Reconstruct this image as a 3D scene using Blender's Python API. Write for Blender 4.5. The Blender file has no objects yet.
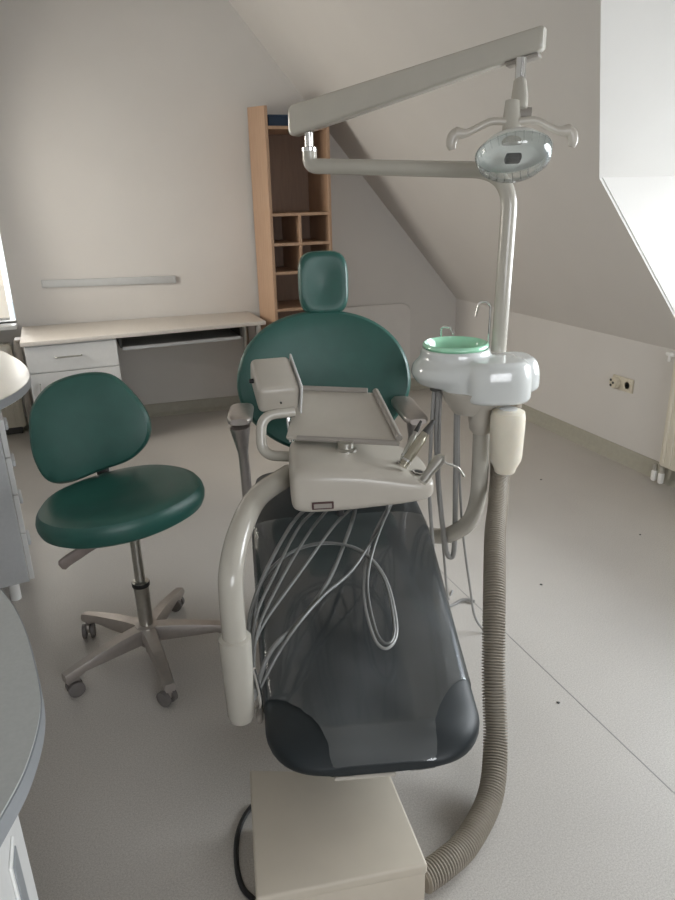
import bpy, bmesh, math, random
from mathutils import Matrix, Vector, Quaternion
random.seed(4)
S = bpy.context.scene
COL = S.collection
PI = math.pi

# ------------------------------------------------------------------ materials
def mat(name, col, rough=0.5, metal=0.0, spec=0.5, noise=0.0, nscale=40.0, bump=0.0, bscale=200.0, coat=0.0,
        trans=0.0, sss=0.0, stretch=None, col2=None, detail=4.0):
    m = bpy.data.materials.new(name); m.use_nodes = True
    nt = m.node_tree; b = nt.nodes['Principled BSDF']
    b.inputs['Base Color'].default_value = (*col, 1)
    b.inputs['Roughness'].default_value = rough
    b.inputs['Metallic'].default_value = metal
    b.inputs['Specular IOR Level'].default_value = spec
    b.inputs['Coat Weight'].default_value = coat
    b.inputs['Coat Roughness'].default_value = 0.08
    b.inputs['Transmission Weight'].default_value = trans
    if sss:
        b.inputs['Subsurface Weight'].default_value = sss
        b.inputs['Subsurface Radius'].default_value = (0.03, 0.025, 0.02)
    tc = nt.nodes.new('ShaderNodeTexCoord')
    src = tc.outputs['Object']
    if stretch:
        mp = nt.nodes.new('ShaderNodeMapping'); mp.inputs['Scale'].default_value = stretch
        nt.links.new(src, mp.inputs['Vector']); src = mp.outputs['Vector']
    if noise or col2:
        n = nt.nodes.new('ShaderNodeTexNoise'); n.inputs['Scale'].default_value = nscale; n.inputs['Detail'].default_value = detail
        nt.links.new(src, n.inputs['Vector'])
        r = nt.nodes.new('ShaderNodeValToRGB')
        c2 = col2 or tuple(min(1, c * (1 + noise)) for c in col)
        c1 = col if col2 else tuple(c * (1 - noise) for c in col)
        r.color_ramp.elements[0].position = 0.35; r.color_ramp.elements[1].position = 0.65
        r.color_ramp.elements[0].color = (*c1, 1); r.color_ramp.elements[1].color = (*c2, 1)
        nt.links.new(n.outputs['Fac'], r.inputs['Fac']); nt.links.new(r.outputs['Color'], b.inputs['Base Color'])
    if bump:
        n2 = nt.nodes.new('ShaderNodeTexNoise'); n2.inputs['Scale'].default_value = bscale; n2.inputs['Detail'].default_value = 3
        nt.links.new(src, n2.inputs['Vector'])
        bp = nt.nodes.new('ShaderNodeBump'); bp.inputs['Strength'].default_value = bump; bp.inputs['Distance'].default_value = 0.002
        nt.links.new(n2.outputs['Fac'], bp.inputs['Height']); nt.links.new(bp.outputs['Normal'], b.inputs['Normal'])
    return m

M = {}
M['wall'] = mat('wall_paint', (0.635, 0.614, 0.588), 0.9, spec=0.2, noise=0.012, nscale=3, bump=0.12, bscale=90)
M['ceil'] = mat('ceiling_paint', (0.615, 0.592, 0.565), 0.9, spec=0.2, noise=0.01, nscale=3, bump=0.1, bscale=90)
M['skirt'] = mat('skirting_vinyl', (0.37, 0.355, 0.295), 0.5, noise=0.04, nscale=30)
M['white_lam'] = mat('white_laminate', (0.68, 0.68, 0.67), 0.42, noise=0.015, nscale=60)
M['cream_lam'] = mat('cream_laminate', (0.62, 0.58, 0.53), 0.45, noise=0.03, nscale=80)
M['grey_lam'] = mat('grey_laminate', (0.43, 0.445, 0.435), 0.30, noise=0.03, nscale=150)
M['edge_grey'] = mat('grey_edge_band', (0.27, 0.285, 0.30), 0.4, noise=0.02, nscale=80)
M['cab_grey'] = mat('cabinet_grey', (0.50, 0.51, 0.52), 0.45, noise=0.02, nscale=80)
M['dark_lam'] = mat('dark_grey_board', (0.22, 0.225, 0.225), 0.5, noise=0.06, nscale=80)
M['beech'] = mat('beech_wood', (0.40, 0.255, 0.165), 0.5, col2=(0.45, 0.295, 0.195), nscale=9, stretch=(6, 6, 0.6))
M['beech_dark'] = mat('brown_back_board', (0.24, 0.155, 0.11), 0.55, col2=(0.27, 0.175, 0.125), nscale=9, stretch=(6, 6, 0.6))
M['blue'] = mat('dark_blue_card', (0.015, 0.04, 0.085), 0.6, noise=0.08, nscale=30)
M['green'] = mat('green_vinyl', (0.021, 0.094, 0.076), 0.40, noise=0.05, nscale=18, bump=0.10, bscale=350)
M['slate'] = mat('dark_slate_vinyl', (0.008, 0.013, 0.016), 0.5, noise=0.08, nscale=18, bump=0.10, bscale=350)
M['plastic'] = mat('beige_grey_plastic', (0.475, 0.44, 0.385), 0.32, noise=0.02, nscale=14, coat=0.15)
M['plastic_d'] = mat('taupe_plastic', (0.30, 0.275, 0.245), 0.4, noise=0.03, nscale=20, coat=0.1)
M['paintpole'] = mat('grey_beige_painted_steel', (0.465, 0.44, 0.385), 0.24, noise=0.015, nscale=14, coat=0.3)
M['white_pl'] = mat('glossy_white_plastic', (0.66, 0.68, 0.67), 0.14, noise=0.01, nscale=12, coat=0.6)
M['mint'] = mat('mint_glass', (0.42, 0.78, 0.56), 0.15, noise=0.03, nscale=15, coat=0.6, sss=0.15)
M['chrome'] = mat('chrome', (0.78, 0.78, 0.77), 0.14, metal=1.0, noise=0.02, nscale=30)
M['steel'] = mat('brushed_steel', (0.55, 0.54, 0.50), 0.3, metal=1.0, noise=0.05, nscale=60)
M['alu'] = mat('cast_aluminium', (0.48, 0.44, 0.41), 0.36, metal=0.75, noise=0.04, nscale=40)
M['black'] = mat('black_plastic', (0.012, 0.012, 0.013), 0.45, noise=0.1, nscale=40)
M['dgrey'] = mat('dark_grey_rubber', (0.06, 0.058, 0.055), 0.55, noise=0.1, nscale=40)
M['hose'] = mat('grey_silicone_hose', (0.145, 0.147, 0.14), 0.4, noise=0.04, nscale=60, coat=0.15)
M['hose_l'] = mat('pale_silicone_hose', (0.30, 0.30, 0.29), 0.35, noise=0.03, nscale=60, coat=0.15)
M['ribbed'] = mat('taupe_ribbed_hose', (0.31, 0.275, 0.225), 0.55, noise=0.06, nscale=30)
M['bottle'] = mat('milky_polyethylene', (0.78, 0.73, 0.62), 0.35, noise=0.03, nscale=14, sss=0.5, coat=0.1)
M['box'] = mat('cream_painted_metal', (0.54, 0.485, 0.40), 0.45, noise=0.02, nscale=10)
M['rad'] = mat('radiator_enamel', (0.72, 0.68, 0.58), 0.35, noise=0.01, nscale=8, coat=0.2)
M['sock'] = mat('ivory_socket_plastic', (0.62, 0.57, 0.46), 0.35, noise=0.02, nscale=40)
M['trunk'] = mat('grey_trunking', (0.50, 0.51, 0.51), 0.5, noise=0.02, nscale=30)
M['frame'] = mat('white_window_frame', (0.82, 0.82, 0.80), 0.3, noise=0.01, nscale=10, coat=0.2)
M['panel'] = mat('off_white_board', (0.68, 0.655, 0.63), 0.6, noise=0.015, nscale=10)
M['reflector'] = mat('lamp_reflector', (0.86, 0.88, 0.85), 0.25, metal=0.0, noise=0.02, nscale=20)
M['hosegrip'] = mat('brown_lever', (0.22, 0.18, 0.16), 0.4, noise=0.08, nscale=30)
M['wheel'] = mat('castor_wheel', (0.15, 0.137, 0.13), 0.5, noise=0.06, nscale=40)
M['label'] = mat('brown_label_frame', (0.075, 0.035, 0.035), 0.5, noise=0.05, nscale=40)
M['hose_s'] = mat('light_grey_suction_hose', (0.27, 0.265, 0.255), 0.35, noise=0.03, nscale=60, coat=0.15)
M['handp'] = mat('handpiece_metal', (0.52, 0.49, 0.40), 0.22, metal=0.9, noise=0.04, nscale=40)
M['seam'] = mat('vinyl_weld', (0.36, 0.35, 0.335), 0.45, noise=0.03, nscale=40)
M['ground'] = mat('pale_paving_outside', (0.75, 0.76, 0.70), 0.9, noise=0.02, nscale=3)

def glass_mat(name, tint=(1, 1, 1), refl=0.10, haze=0.0, hazecol=(0.6, 0.62, 0.62), rough=0.03):
    m = bpy.data.materials.new(name); m.use_nodes = True
    nt = m.node_tree; nt.nodes.clear()
    out = nt.nodes.new('ShaderNodeOutputMaterial')
    tr = nt.nodes.new('ShaderNodeBsdfTransparent'); tr.inputs['Color'].default_value = (*tint, 1)
    gl = nt.nodes.new('ShaderNodeBsdfGlossy'); gl.inputs['Roughness'].default_value = rough
    lw = nt.nodes.new('ShaderNodeLayerWeight'); lw.inputs['Blend'].default_value = 0.25
    mx = nt.nodes.new('ShaderNodeMixShader')
    mul = nt.nodes.new('ShaderNodeMath'); mul.operation = 'MULTIPLY_ADD'
    mul.inputs[1].default_value = 0.8; mul.inputs[2].default_value = refl * 0.5; mul.use_clamp = True
    nt.links.new(lw.outputs['Fresnel'], mul.inputs[0]); nt.links.new(mul.outputs[0], mx.inputs['Fac'])
    last = tr.outputs[0]
    if haze:
        df = nt.nodes.new('ShaderNodeBsdfDiffuse')
        n = nt.nodes.new('ShaderNodeTexNoise'); n.inputs['Scale'].default_value = 5.0; n.inputs['Detail'].default_value = 5
        tc = nt.nodes.new('ShaderNodeTexCoord'); nt.links.new(tc.outputs['Object'], n.inputs['Vector'])
        rp = nt.nodes.new('ShaderNodeMapRange'); rp.inputs['From Min'].default_value = 0.3; rp.inputs['From Max'].default_value = 0.7
        rp.inputs['To Min'].default_value = haze * 0.6; rp.inputs['To Max'].default_value = haze * 1.4
        nt.links.new(n.outputs['Fac'], rp.inputs['Value'])
        df.inputs['Color'].default_value = (*hazecol, 1)
        m2 = nt.nodes.new('ShaderNodeMixShader'); nt.links.new(rp.outputs[0], m2.inputs['Fac'])
        nt.links.new(tr.outputs[0], m2.inputs[1]); nt.links.new(df.outputs[0], m2.inputs[2]); last = m2.outputs[0]
        n3 = nt.nodes.new('ShaderNodeTexNoise'); n3.inputs['Scale'].default_value = 7.0
        nt.links.new(tc.outputs['Object'], n3.inputs['Vector'])
        bp = nt.nodes.new('ShaderNodeBump'); bp.inputs['Strength'].default_value = 0.06; bp.inputs['Distance'].default_value = 0.02
        nt.links.new(n3.outputs['Fac'], bp.inputs['Height']); nt.links.new(bp.outputs['Normal'], gl.inputs['Normal'])
    nt.links.new(last, mx.inputs[1]); nt.links.new(gl.outputs[0], mx.inputs[2])
    nt.links.new(mx.outputs[0], out.inputs['Surface'])
    return m
M['glass'] = glass_mat('window_glass')
M['film'] = glass_mat('clear_protective_film', (0.92, 0.94, 0.95), 0.14, haze=0.23, hazecol=(0.27, 0.29, 0.30), rough=0.10)
M['shield'] = glass_mat('clear_lamp_shield', (0.97, 0.985, 0.98), 0.14, haze=0.07, hazecol=(0.9, 0.92, 0.91), rough=0.06)

def blind_mat():
    m = bpy.data.materials.new('white_blind_fabric'); m.use_nodes = True
    nt = m.node_tree; nt.nodes.clear()
    out = nt.nodes.new('ShaderNodeOutputMaterial')
    d = nt.nodes.new('ShaderNodeBsdfDiffuse'); t = nt.nodes.new('ShaderNodeBsdfTranslucent')
    w = nt.nodes.new('ShaderNodeTexWave'); w.inputs['Scale'].default_value = 60
    r = nt.nodes.new('ShaderNodeValToRGB'); r.color_ramp.elements[0].color = (0.86, 0.83, 0.78, 1); r.color_ramp.elements[1].color = (0.92, 0.89, 0.84, 1)
    nt.links.new(w.outputs['Fac'], r.inputs['Fac'])
    nt.links.new(r.outputs[0], d.inputs['Color']); nt.links.new(r.outputs[0], t.inputs['Color'])
    x = nt.nodes.new('ShaderNodeMixShader'); x.inputs['Fac'].default_value = 0.5
    nt.links.new(d.outputs[0], x.inputs[1]); nt.links.new(t.outputs[0], x.inputs[2]); nt.links.new(x.outputs[0], out.inputs['Surface'])
    return m
M['blind'] = blind_mat()

def floor_mat():
    m = bpy.data.materials.new('speckled_vinyl_floor'); m.use_nodes = True
    nt = m.node_tree; b = nt.nodes['Principled BSDF']
    tc = nt.nodes.new('ShaderNodeTexCoord')
    def noise(scale, detail=3):
        n = nt.nodes.new('ShaderNodeTexNoise'); n.inputs['Scale'].default_value = scale; n.inputs['Detail'].default_value = detail
        nt.links.new(tc.outputs['Object'], n.inputs['Vector']); return n
    def ramp(n, p0, c0, p1, c1):
        r = nt.nodes.new('ShaderNodeValToRGB'); e = r.color_ramp.elements
        e[0].position = p0; e[0].color = (*c0, 1); e[1].position = p1; e[1].color = (*c1, 1)
        nt.links.new(n.outputs['Fac'], r.inputs['Fac']); return r
    a = ramp(noise(210, 4), 0.36, (0.515, 0.485, 0.45), 0.64, (0.62, 0.59, 0.55))
    c = ramp(noise(420, 2), 0.34, (0.74, 0.72, 0.70), 0.46, (1, 1, 1))
    g = ramp(noise(2.2, 5), 0.3, (0.93, 0.93, 0.93), 0.7, (1.0, 1.0, 1.0))
    mx = nt.nodes.new('ShaderNodeMix'); mx.data_type = 'RGBA'; mx.blend_type = 'MULTIPLY'; mx.inputs[0].default_value = 0.7
    nt.links.new(a.outputs[0], mx.inputs[6]); nt.links.new(c.outputs[0], mx.inputs[7])
    mx2 = nt.nodes.new('ShaderNodeMix'); mx2.data_type = 'RGBA'; mx2.blend_type = 'MULTIPLY'; mx2.inputs[0].default_value = 1
    nt.links.new(mx.outputs[2], mx2.inputs[6]); nt.links.new(g.outputs[0], mx2.inputs[7])
    nt.links.new(mx2.outputs[2], b.inputs['Base Color'])
    b.inputs['Roughness'].default_value = 0.36; b.inputs['Specular IOR Level'].default_value = 0.5
    bp = nt.nodes.new('ShaderNodeBump'); bp.inputs['Strength'].default_value = 0.04; bp.inputs['Distance'].default_value = 0.001
    n = noise(60, 3); nt.links.new(n.outputs['Fac'], bp.inputs['Height']); nt.links.new(bp.outputs['Normal'], b.inputs['Normal'])
    return m
M['floor'] = floor_mat()

# ------------------------------------------------------------------ geometry helpers
def V(*a): return Vector(a)
def T(x, y, z): return Matrix.Translation((x, y, z))
def RZ(a): return Matrix.Rotation(a, 4, 'Z')
def RX(a): return Matrix.Rotation(a, 4, 'X')
def RY(a): return Matrix.Rotation(a, 4, 'Y')
I4 = Matrix.Identity(4)

def basis(o, x, y, z):
    m = Matrix.Identity(4)
    for i in range(3):
        m[i][0] = x[i]; m[i][1] = y[i]; m[i][2] = z[i]; m[i][3] = o[i]
    return m
def plane_from(o, u, up_hint):
    """matrix with x along u, y along up_hint made square to it, z = the normal"""
    u = Vector(u).normalized(); v = Vector(up_hint); v = (v - v.dot(u) * u).normalized()
    return basis(o, u, v, u.cross(v))

def B(): return bmesh.new()
def rbox(bm, c, size, bev=0.0, seg=2, m=I4):
    g = bmesh.ops.create_cube(bm, size=1.0, matrix=m @ T(*c) @ Matrix.Diagonal((*size, 1)))
    if bev > 0:
        es = list({e for v in g['verts'] for e in v.link_edges})
        bmesh.ops.bevel(bm, geom=es, offset=bev, segments=seg, profile=0.5, affect='EDGES')
    return bm
def cr(pts, n=8):
    """Catmull-Rom through the points"""
    P = [Vector(p) for p in pts]; out = []
    for i in range(len(P) - 1):
        p0 = P[i - 1] if i else P[0] * 2 - P[1]; p1 = P[i]; p2 = P[i + 1]; p3 = P[i + 2] if i + 2 < len(P) else P[-1] * 2 - P[-2]
        for k in range(n):
            t = k / n
            out.append(0.5 * ((2 * p1) + (p2 - p0) * t + (2 * p0 - 5 * p1 + 4 * p2 - p3) * t * t + (3 * p1 - p0 - 3 * p2 + p3) * t ** 3))
    out.append(P[-1]); return out
def bend(pts, rad, n=8):
    """polyline with rounded corners of radius rad"""
    P = [Vector(p) for p in pts]; out = [P[0]]
    for i in range(1, len(P) - 1):
        a = (P[i - 1] - P[i]); b = (P[i + 1] - P[i]); ang = a.angle(b)
        d = min(rad / math.tan(ang / 2), a.length * .49, b.length * .49)
        p = P[i] + a.normalized() * d; q = P[i] + b.normalized() * d
        for k in range(n + 1):
            t = k / n; out.append((1 - t) ** 2 * p + 2 * t * (1 - t) * P[i] + t * t * q)
    out.append(P[-1]); return out
def loft(bm, rings, cap0=True, cap1=True, closed=True):
    R = [[bm.verts.new(p) for p in r] for r in rings]; n = len(R[0])
    for a, b in zip(R, R[1:]):
        for i in range(n if closed else n - 1):
            j = (i + 1) % n
            bm.faces.new((a[i], a[j], b[j], b[i]))
    if cap0: bm.faces.new(list(reversed(R[0])))
    if cap1: bm.faces.new(R[-1])
    return R
def tube(bm, path, r, seg=14, cap=True, flat=1.0):
    P = [Vector(p) for p in path]; n = len(P)
    rr = r if isinstance(r, (list, tuple)) else [r] * n
    tg = [(P[min(i + 1, n - 1)] - P[max(i - 1, 0)]).normalized() for i in range(n)]
    ref = Vector((0, 0, 1)) if abs(tg[0].z) < 0.9 else Vector((1, 0, 0))
    nx = (ref - ref.dot(tg[0]) * tg[0]).normalized(); rings = []
    for i in range(n):
        if i:
            nx = (nx - nx.dot(tg[i]) * tg[i]).normalized()
        ny = tg[i].cross(nx)
        rings.append([P[i] + (nx * math.cos(2 * PI * k / seg) + ny * math.sin(2 * PI * k / seg) * flat) * rr[i] for k in range(seg)])
    loft(bm, rings, cap, cap); return bm
def lathe(bm, prof, m=I4, seg=40, cap0=True, cap1=True):
    rings = [[m @ Vector((r * math.cos(2 * PI * k / seg), r * math.sin(2 * PI * k / seg), z)) for k in range(seg)] for r, z in prof]
    loft(bm, rings, cap0, cap1); return bm
def prism(bm, pts, z0, z1, bev=0.0, seg=2, m=I4, all_edges=False):
    vb = [bm.verts.new(m @ Vector((x, y, z0))) for x, y in pts]; vt = [bm.verts.new(m @ Vector((x, y, z1))) for x, y in pts]
    n = len(pts); fs = [bm.faces.new(list(reversed(vb))), bm.faces.new(vt)]
    for i in range(n): fs.append(bm.faces.new((vb[i], vb[(i + 1) % n], vt[(i + 1) % n], vt[i])))
    if bev:
        es = [e for f in fs[:2] for e in f.edges] if not all_edges else list({e for f in fs for e in f.edges})
        bmesh.ops.bevel(bm, geom=es, offset=bev, segments=seg, profile=0.5, affect='EDGES')
    return bm
def smooth_poly(pts, n=6):
    """closed Catmull-Rom through 2-D points"""
    L = len(pts); out = []
    for i in range(L):
        p0, p1, p2, p3 = (Vector((*pts[(i + k) % L], 0)) for k in (-1, 0, 1, 2))
        for k in range(n):
            t = k / n
            q = 0.5 * ((2 * p1) + (p2 - p0) * t + (2 * p0 - 5 * p1 + 4 * p2 - p3) * t * t + (3 * p1 - p0 - 3 * p2 + p3) * t ** 3)
            out.append((q.x, q.y))
    return out
def pad(bm, outline, prof, m=I4, warp=None, c=None):
    """cushion: rings of the outline scaled about its middle; prof = (scale, height)"""
    cx = sum(p[0] for p in outline) / len(outline) if c is None else c[0]
    cy = sum(p[1] for p in outline) / len(outline) if c is None else c[1]
    rings = []
    for s, h in prof:
        ring = []
        for x, y in outline:
            px = cx + (x - cx) * s; py = cy + (y - cy) * s
            dz = warp(px, py) if warp else 0
            ring.append(m @ Vector((px, py, h + dz)))
        rings.append(ring)
    loft(bm, rings); return bm
def sup(a, b, n, k=64, off=0):
    out = []
    for i in range(k):
        t = 2 * PI * i / k + off; c, s = math.cos(t), math.sin(t)
        out.append((a * math.copysign(abs(c) ** (2 / n), c), b * math.copysign(abs(s) ** (2 / n), s)))
    return out

WM = {}
def finish(name, bm, m, ang=35):
    bmesh.ops.recalc_face_normals(bm, faces=bm.faces[:])
    ca = math.radians(ang)
    for f in bm.faces: f.smooth = True
    for e in bm.edges:
        if len(e.link_faces) == 2 and e.calc_face_angle(0) > ca: e.smooth = False
    me = bpy.data.meshes.new(name); bm.to_mesh(me); bm.free()
    ms = m if isinstance(m, list) else [m]
    for x in ms: me.materials.append(x)
    return me
def part(name, bm, m, parent=None, ang=35, label=None):
    if parent is not None:
        bm.transform(WM[parent.name].inverted())
    o = bpy.data.objects.new(name, finish(name, bm, m, ang)); COL.objects.link(o)
    if parent is not None:
        o.parent = parent; WM[o.name] = WM[parent.name]
    else: WM[o.name] = Matrix.Identity(4)
    if label: o['label'] = label
    return o
def thing(name, label, cat, loc=(0, 0, 0), rz=0.0, group=None):
    o = bpy.data.objects.new(name, None); COL.objects.link(o)
    o.empty_display_size = 0.05
    o.location = loc; o.rotation_euler = (0, 0, rz)
    WM[o.name] = T(*loc) @ RZ(rz)
    o['label'] = label; o['category'] = cat
    if group: o['group'] = group
    return o
def single(name, bm, m, label, cat, base, group=None, ang=35):
    """a thing that is one mesh; base = its origin"""
    bm.transform(T(*base).inverted())
    o = bpy.data.objects.new(name, finish(name, bm, m, ang)); COL.objects.link(o); o.location = base
    WM[o.name] = T(*base)
    o['label'] = label; o['category'] = cat
    if group: o['group'] = group
    return o
def struct(name, bm, m, parent=None, ang=35):
    o = part(name, bm, m, parent, ang)
    if parent is None: o['kind'] = 'structure'
    return o
def remesh(o, vox=0.006, it=8):
    r = o.modifiers.new('remesh', 'REMESH'); r.mode = 'VOXEL'; r.voxel_size = vox; r.use_smooth_shade = True
    s = o.modifiers.new('smooth', 'SMOOTH'); s.factor = 0.5; s.iterations = it

# ------------------------------------------------------------------ the room
XL, XK, YB, YR = -0.92, 3.045, 5.35, -2.0      # left wall, knee wall, back wall, rear wall
ZK, SL, ZC = 0.752, 1.186, 3.02                # knee wall top, slope of the roof, flat ceiling
XC = XK - (ZC - ZK) / SL                       # where slope meets the ceiling
TH = 0.12
WT = math.atan(0.08)                            # the back wall is a little out of square
def yb_(x): return YB - 0.08 * (x - 0.65)
DY0, DY1, DZ = 0.60, 2.69, 1.632               # dormer: near cheek, far cheek, eave height
DX = XK - (DZ - ZK) / SL; DYM = (DY0 + DY1) / 2
RZD = DZ + (DY1 - DYM) * 1.19; DXR = XK - (RZD - ZK) / SL

def quadmesh(faces):
    bm = B()
    for f in faces: bm.faces.new([bm.verts.new(p) for p in f])
    return bm
struct('floor', rbox(B(), ((XL + XK) / 2, (YB + YR) / 2, -0.05), (XK - XL + 0.5, YB - YR + 0.5, 0.10)), M['floor'])
struct('ceiling', rbox(B(), ((XL + XC) / 2, (YB + YR) / 2, ZC + 0.06), (XC - XL + 0.3, YB - YR + 0.3, 0.12)), M['ceil'])

def wall_with_holes(name, u0, u1, z0, z1, holes, place, mt):
    """a wall of thickness TH; holes are (u0,u1,z0,z1); place(u,w,z) -> world"""
    us = sorted({u0, u1, *[h[0] for h in holes], *[h[1] for h in holes]}); zs = sorted({z0, z1, *[h[2] for h in holes], *[h[3] for h in holes]})
    bm = B(); V0 = {}
    def v(u, w, z):
        k = (round(u, 5), w, round(z, 5))
        if k not in V0: V0[k] = bm.verts.new(place(u, w, z))
        return V0[k]
    def solid(i, j):
        if i < 0 or j < 0 or i >= len(us) - 1 or j >= len(zs) - 1: return False
        cu, cz = (us[i] + us[i + 1]) / 2, (zs[j] + zs[j + 1]) / 2
        return not any(h[0] < cu < h[1] and h[2] < cz < h[3] for h in holes)
    for i in range(len(us) - 1):
        for j in range(len(zs) - 1):
            if not solid(i, j): continue
            a, b, c, d = us[i], us[i + 1], zs[j], zs[j + 1]
            bm.faces.new((v(a, 0, c), v(b, 0, c), v(b, 0, d), v(a, 0, d)))
            bm.faces.new((v(a, TH, c), v(a, TH, d), v(b, TH, d), v(b, TH, c)))
            if not solid(i - 1, j): bm.faces.new((v(a, 0, c), v(a, 0, d), v(a, TH, d), v(a, TH, c)))
            if not solid(i + 1, j): bm.faces.new((v(b, 0, c), v(b, TH, c), v(b, TH, d), v(b, 0, d)))
            if not solid(i, j - 1): bm.faces.new((v(a, 0, c), v(a, TH, c), v(b, TH, c), v(b, 0, c)))
            if not solid(i, j + 1): bm.faces.new((v(a, 0, d), v(b, 0, d), v(b, TH, d), v(a, TH, d)))
    return struct(name, bm, mt)

# back wall (gable) with the narrow window at its left end
WB = (-0.86, -0.375, 0.79, 2.05)
wall_with_holes('wall_back', XL - 0.1, XK + 0.1, 0, 3.1, [WB], lambda u, w, z: (u, yb_(u) + w, z), M['wall'])
# left wall with a window by the back corner
WL = (3.75, 4.75, 0.95, 2.15)
wall_with_holes('wall_left', YR, YB + 0.11, 0, 3.1, [WL], lambda u, w, z: (XL - w, u, z), M['wall'])
# rear wall, behind the camera, with an unseen wide window added for frontal fill
WR = (-0.4, 1.7, 0.95, 2.2)
wall_with_holes('wall_rear', XL - 0.1, XK + 0.1, 0, 3.1, [WR], lambda u, w, z: (u, YR - w, z), M['wall'])
# right: knee wall, carried up as the dormer front
WD = (DY0 + 0.08, DY1 - 0.05, 0.86, 1.88)
bm = B()
rbox(bm, (XK + TH / 2, (YB + YR) / 2, ZK / 2), (TH, YB - YR, ZK))
struct('wall_right', bm, M['wall'])
gable = [(DY0, ZK), (DY1, ZK), (DY1, DZ), (DYM, RZD), (DY0, DZ)]
bm = B()
outer = [bm.verts.new((XK, y, z)) for y, z in gable]
inner = [bm.verts.new((XK, y, z)) for y, z in [(WD[0], WD[2]), (WD[1], WD[2]), (WD[1], WD[3] - 0.25), (DYM, WD[3] + 0.2), (WD[0], WD[3] - 0.25)]]
for i in range(5):
    j = (i + 1) % 5; bm.faces.new((outer[i], outer[j], inner[j], inner[i]))
g = bmesh.ops.extrude_face_region(bm, geom=bm.faces[:])
bmesh.ops.translate(bm, verts=[v for v in g['geom'] if isinstance(v, bmesh.types.BMVert)], vec=(TH, 0, 0))
struct('wall_dormer_front', bm, M['wall'])
# dormer cheeks: triangles from the slope to the dormer front
for nm, y, o in (('wall_dormer_far', DY1 - 0.003, TH), ('wall_dormer_near', DY0 + 0.003, -TH)):
    bm = B()
    prism(bm, [(XK + 0.0, ZK + 0.02), (XK + 0.0, DZ + 0.01), (DX + 0.009, DZ + 0.01)], 0, -o, m=basis((0, y, 0), (1, 0, 0), (0, 0, 1), (0, -1, 0)))
    struct(nm, bm, M['wall'])
# dormer roof: two planes from the eaves to the ridge
def slab(pts, n, th=0.1):
    bm = B(); n = Vector(n).normalized() * th
    a = [bm.verts.new(p) for p in pts]; b = [bm.verts.new(Vector(p) + n) for p in pts]
    bm.faces.new(a); bm.faces.new(list(reversed(b)))
    for i in range(len(a)): bm.faces.new((a[i], a[(i + 1) % len(a)], b[(i + 1) % len(a)], b[i]))
    return bm
struct('ceiling_dormer_far', slab([(DX, DY1, DZ), (XK + TH, DY1, DZ), (XK + TH, DYM, RZD), (DXR, DYM, RZD)], (0, 1, 1)), M['ceil'])
struct('ceiling_dormer_near', slab([(DX, DY0, DZ), (XK + TH, DY0, DZ), (XK + TH, DYM, RZD), (DXR, DYM, RZD)], (0, -1, 1)), M['ceil'])
# sloping roof around the dormer opening
bm = B()
def sp(x, y): return (x, y, ZK + (XK - x) * SL)
P = {k: bm.verts.new(sp(*p)) for k, p in {
    'a': (XK, YR), 'b': (XK, DY0), 'c': (DX, DY0), 'd': (DXR, DYM), 'e': (DX, DY1), 'f': (XK, DY1), 'g': (XK, YB + 0.1), 'h': (XC, YB + 0.1), 'i': (XC, YR),
    'm': (XC, DYM)}.items()}
bm.faces.new([P[k] for k in 'abcdmi']); bm.faces.new([P[k] for k in 'mdefgh'])
g = bmesh.ops.extrude_face_region(bm, geom=bm.faces[:])
bmesh.ops.translate(bm, verts=[v for v in g['geom'] if isinstance(v, bmesh.types.BMVert)], vec=(SL * 0.05, 0, 0.05))
struct('ceiling_slope', bm, M['ceil'])

# skirting: a flat upper band and a coved foot, as one strip per wall
prof = [(0, 0), (0.034, 0), (0.030, 0.010), (0.018, 0.022), (0.012, 0.034), (0.011, 0.090), (0.006, 0.098), (0, 0.098)]
def skirting(name, a, b, inward):
    a = Vector(a); b = Vector(b); inward = Vector(inward); bm = B()
    loft(bm, [[p + inward * d + Vector((0, 0, z)) for d, z in prof] for p in (a, b)])
    return struct(name, bm, M['skirt'], ang=50)
skirting('baseboard_back', (XL, yb_(XL), 0), (XK, yb_(XK), 0), (0, -1, 0))
skirting('baseboard_right', (XK, YR, 0), (XK, yb_(XK), 0), (-1, 0, 0))
skirting('baseboard_left', (XL, YR, 0), (XL, yb_(XL), 0), (1, 0, 0))
# welded joints of the vinyl sheets
bm = B()
for x in (-0.63, 1.372):
    rbox(bm, (x, (YB + YR) / 2, 0.0004), (0.0035, YB - YR - 0.1, 0.0012))
struct('trim_1', bm, M['seam'])

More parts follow.
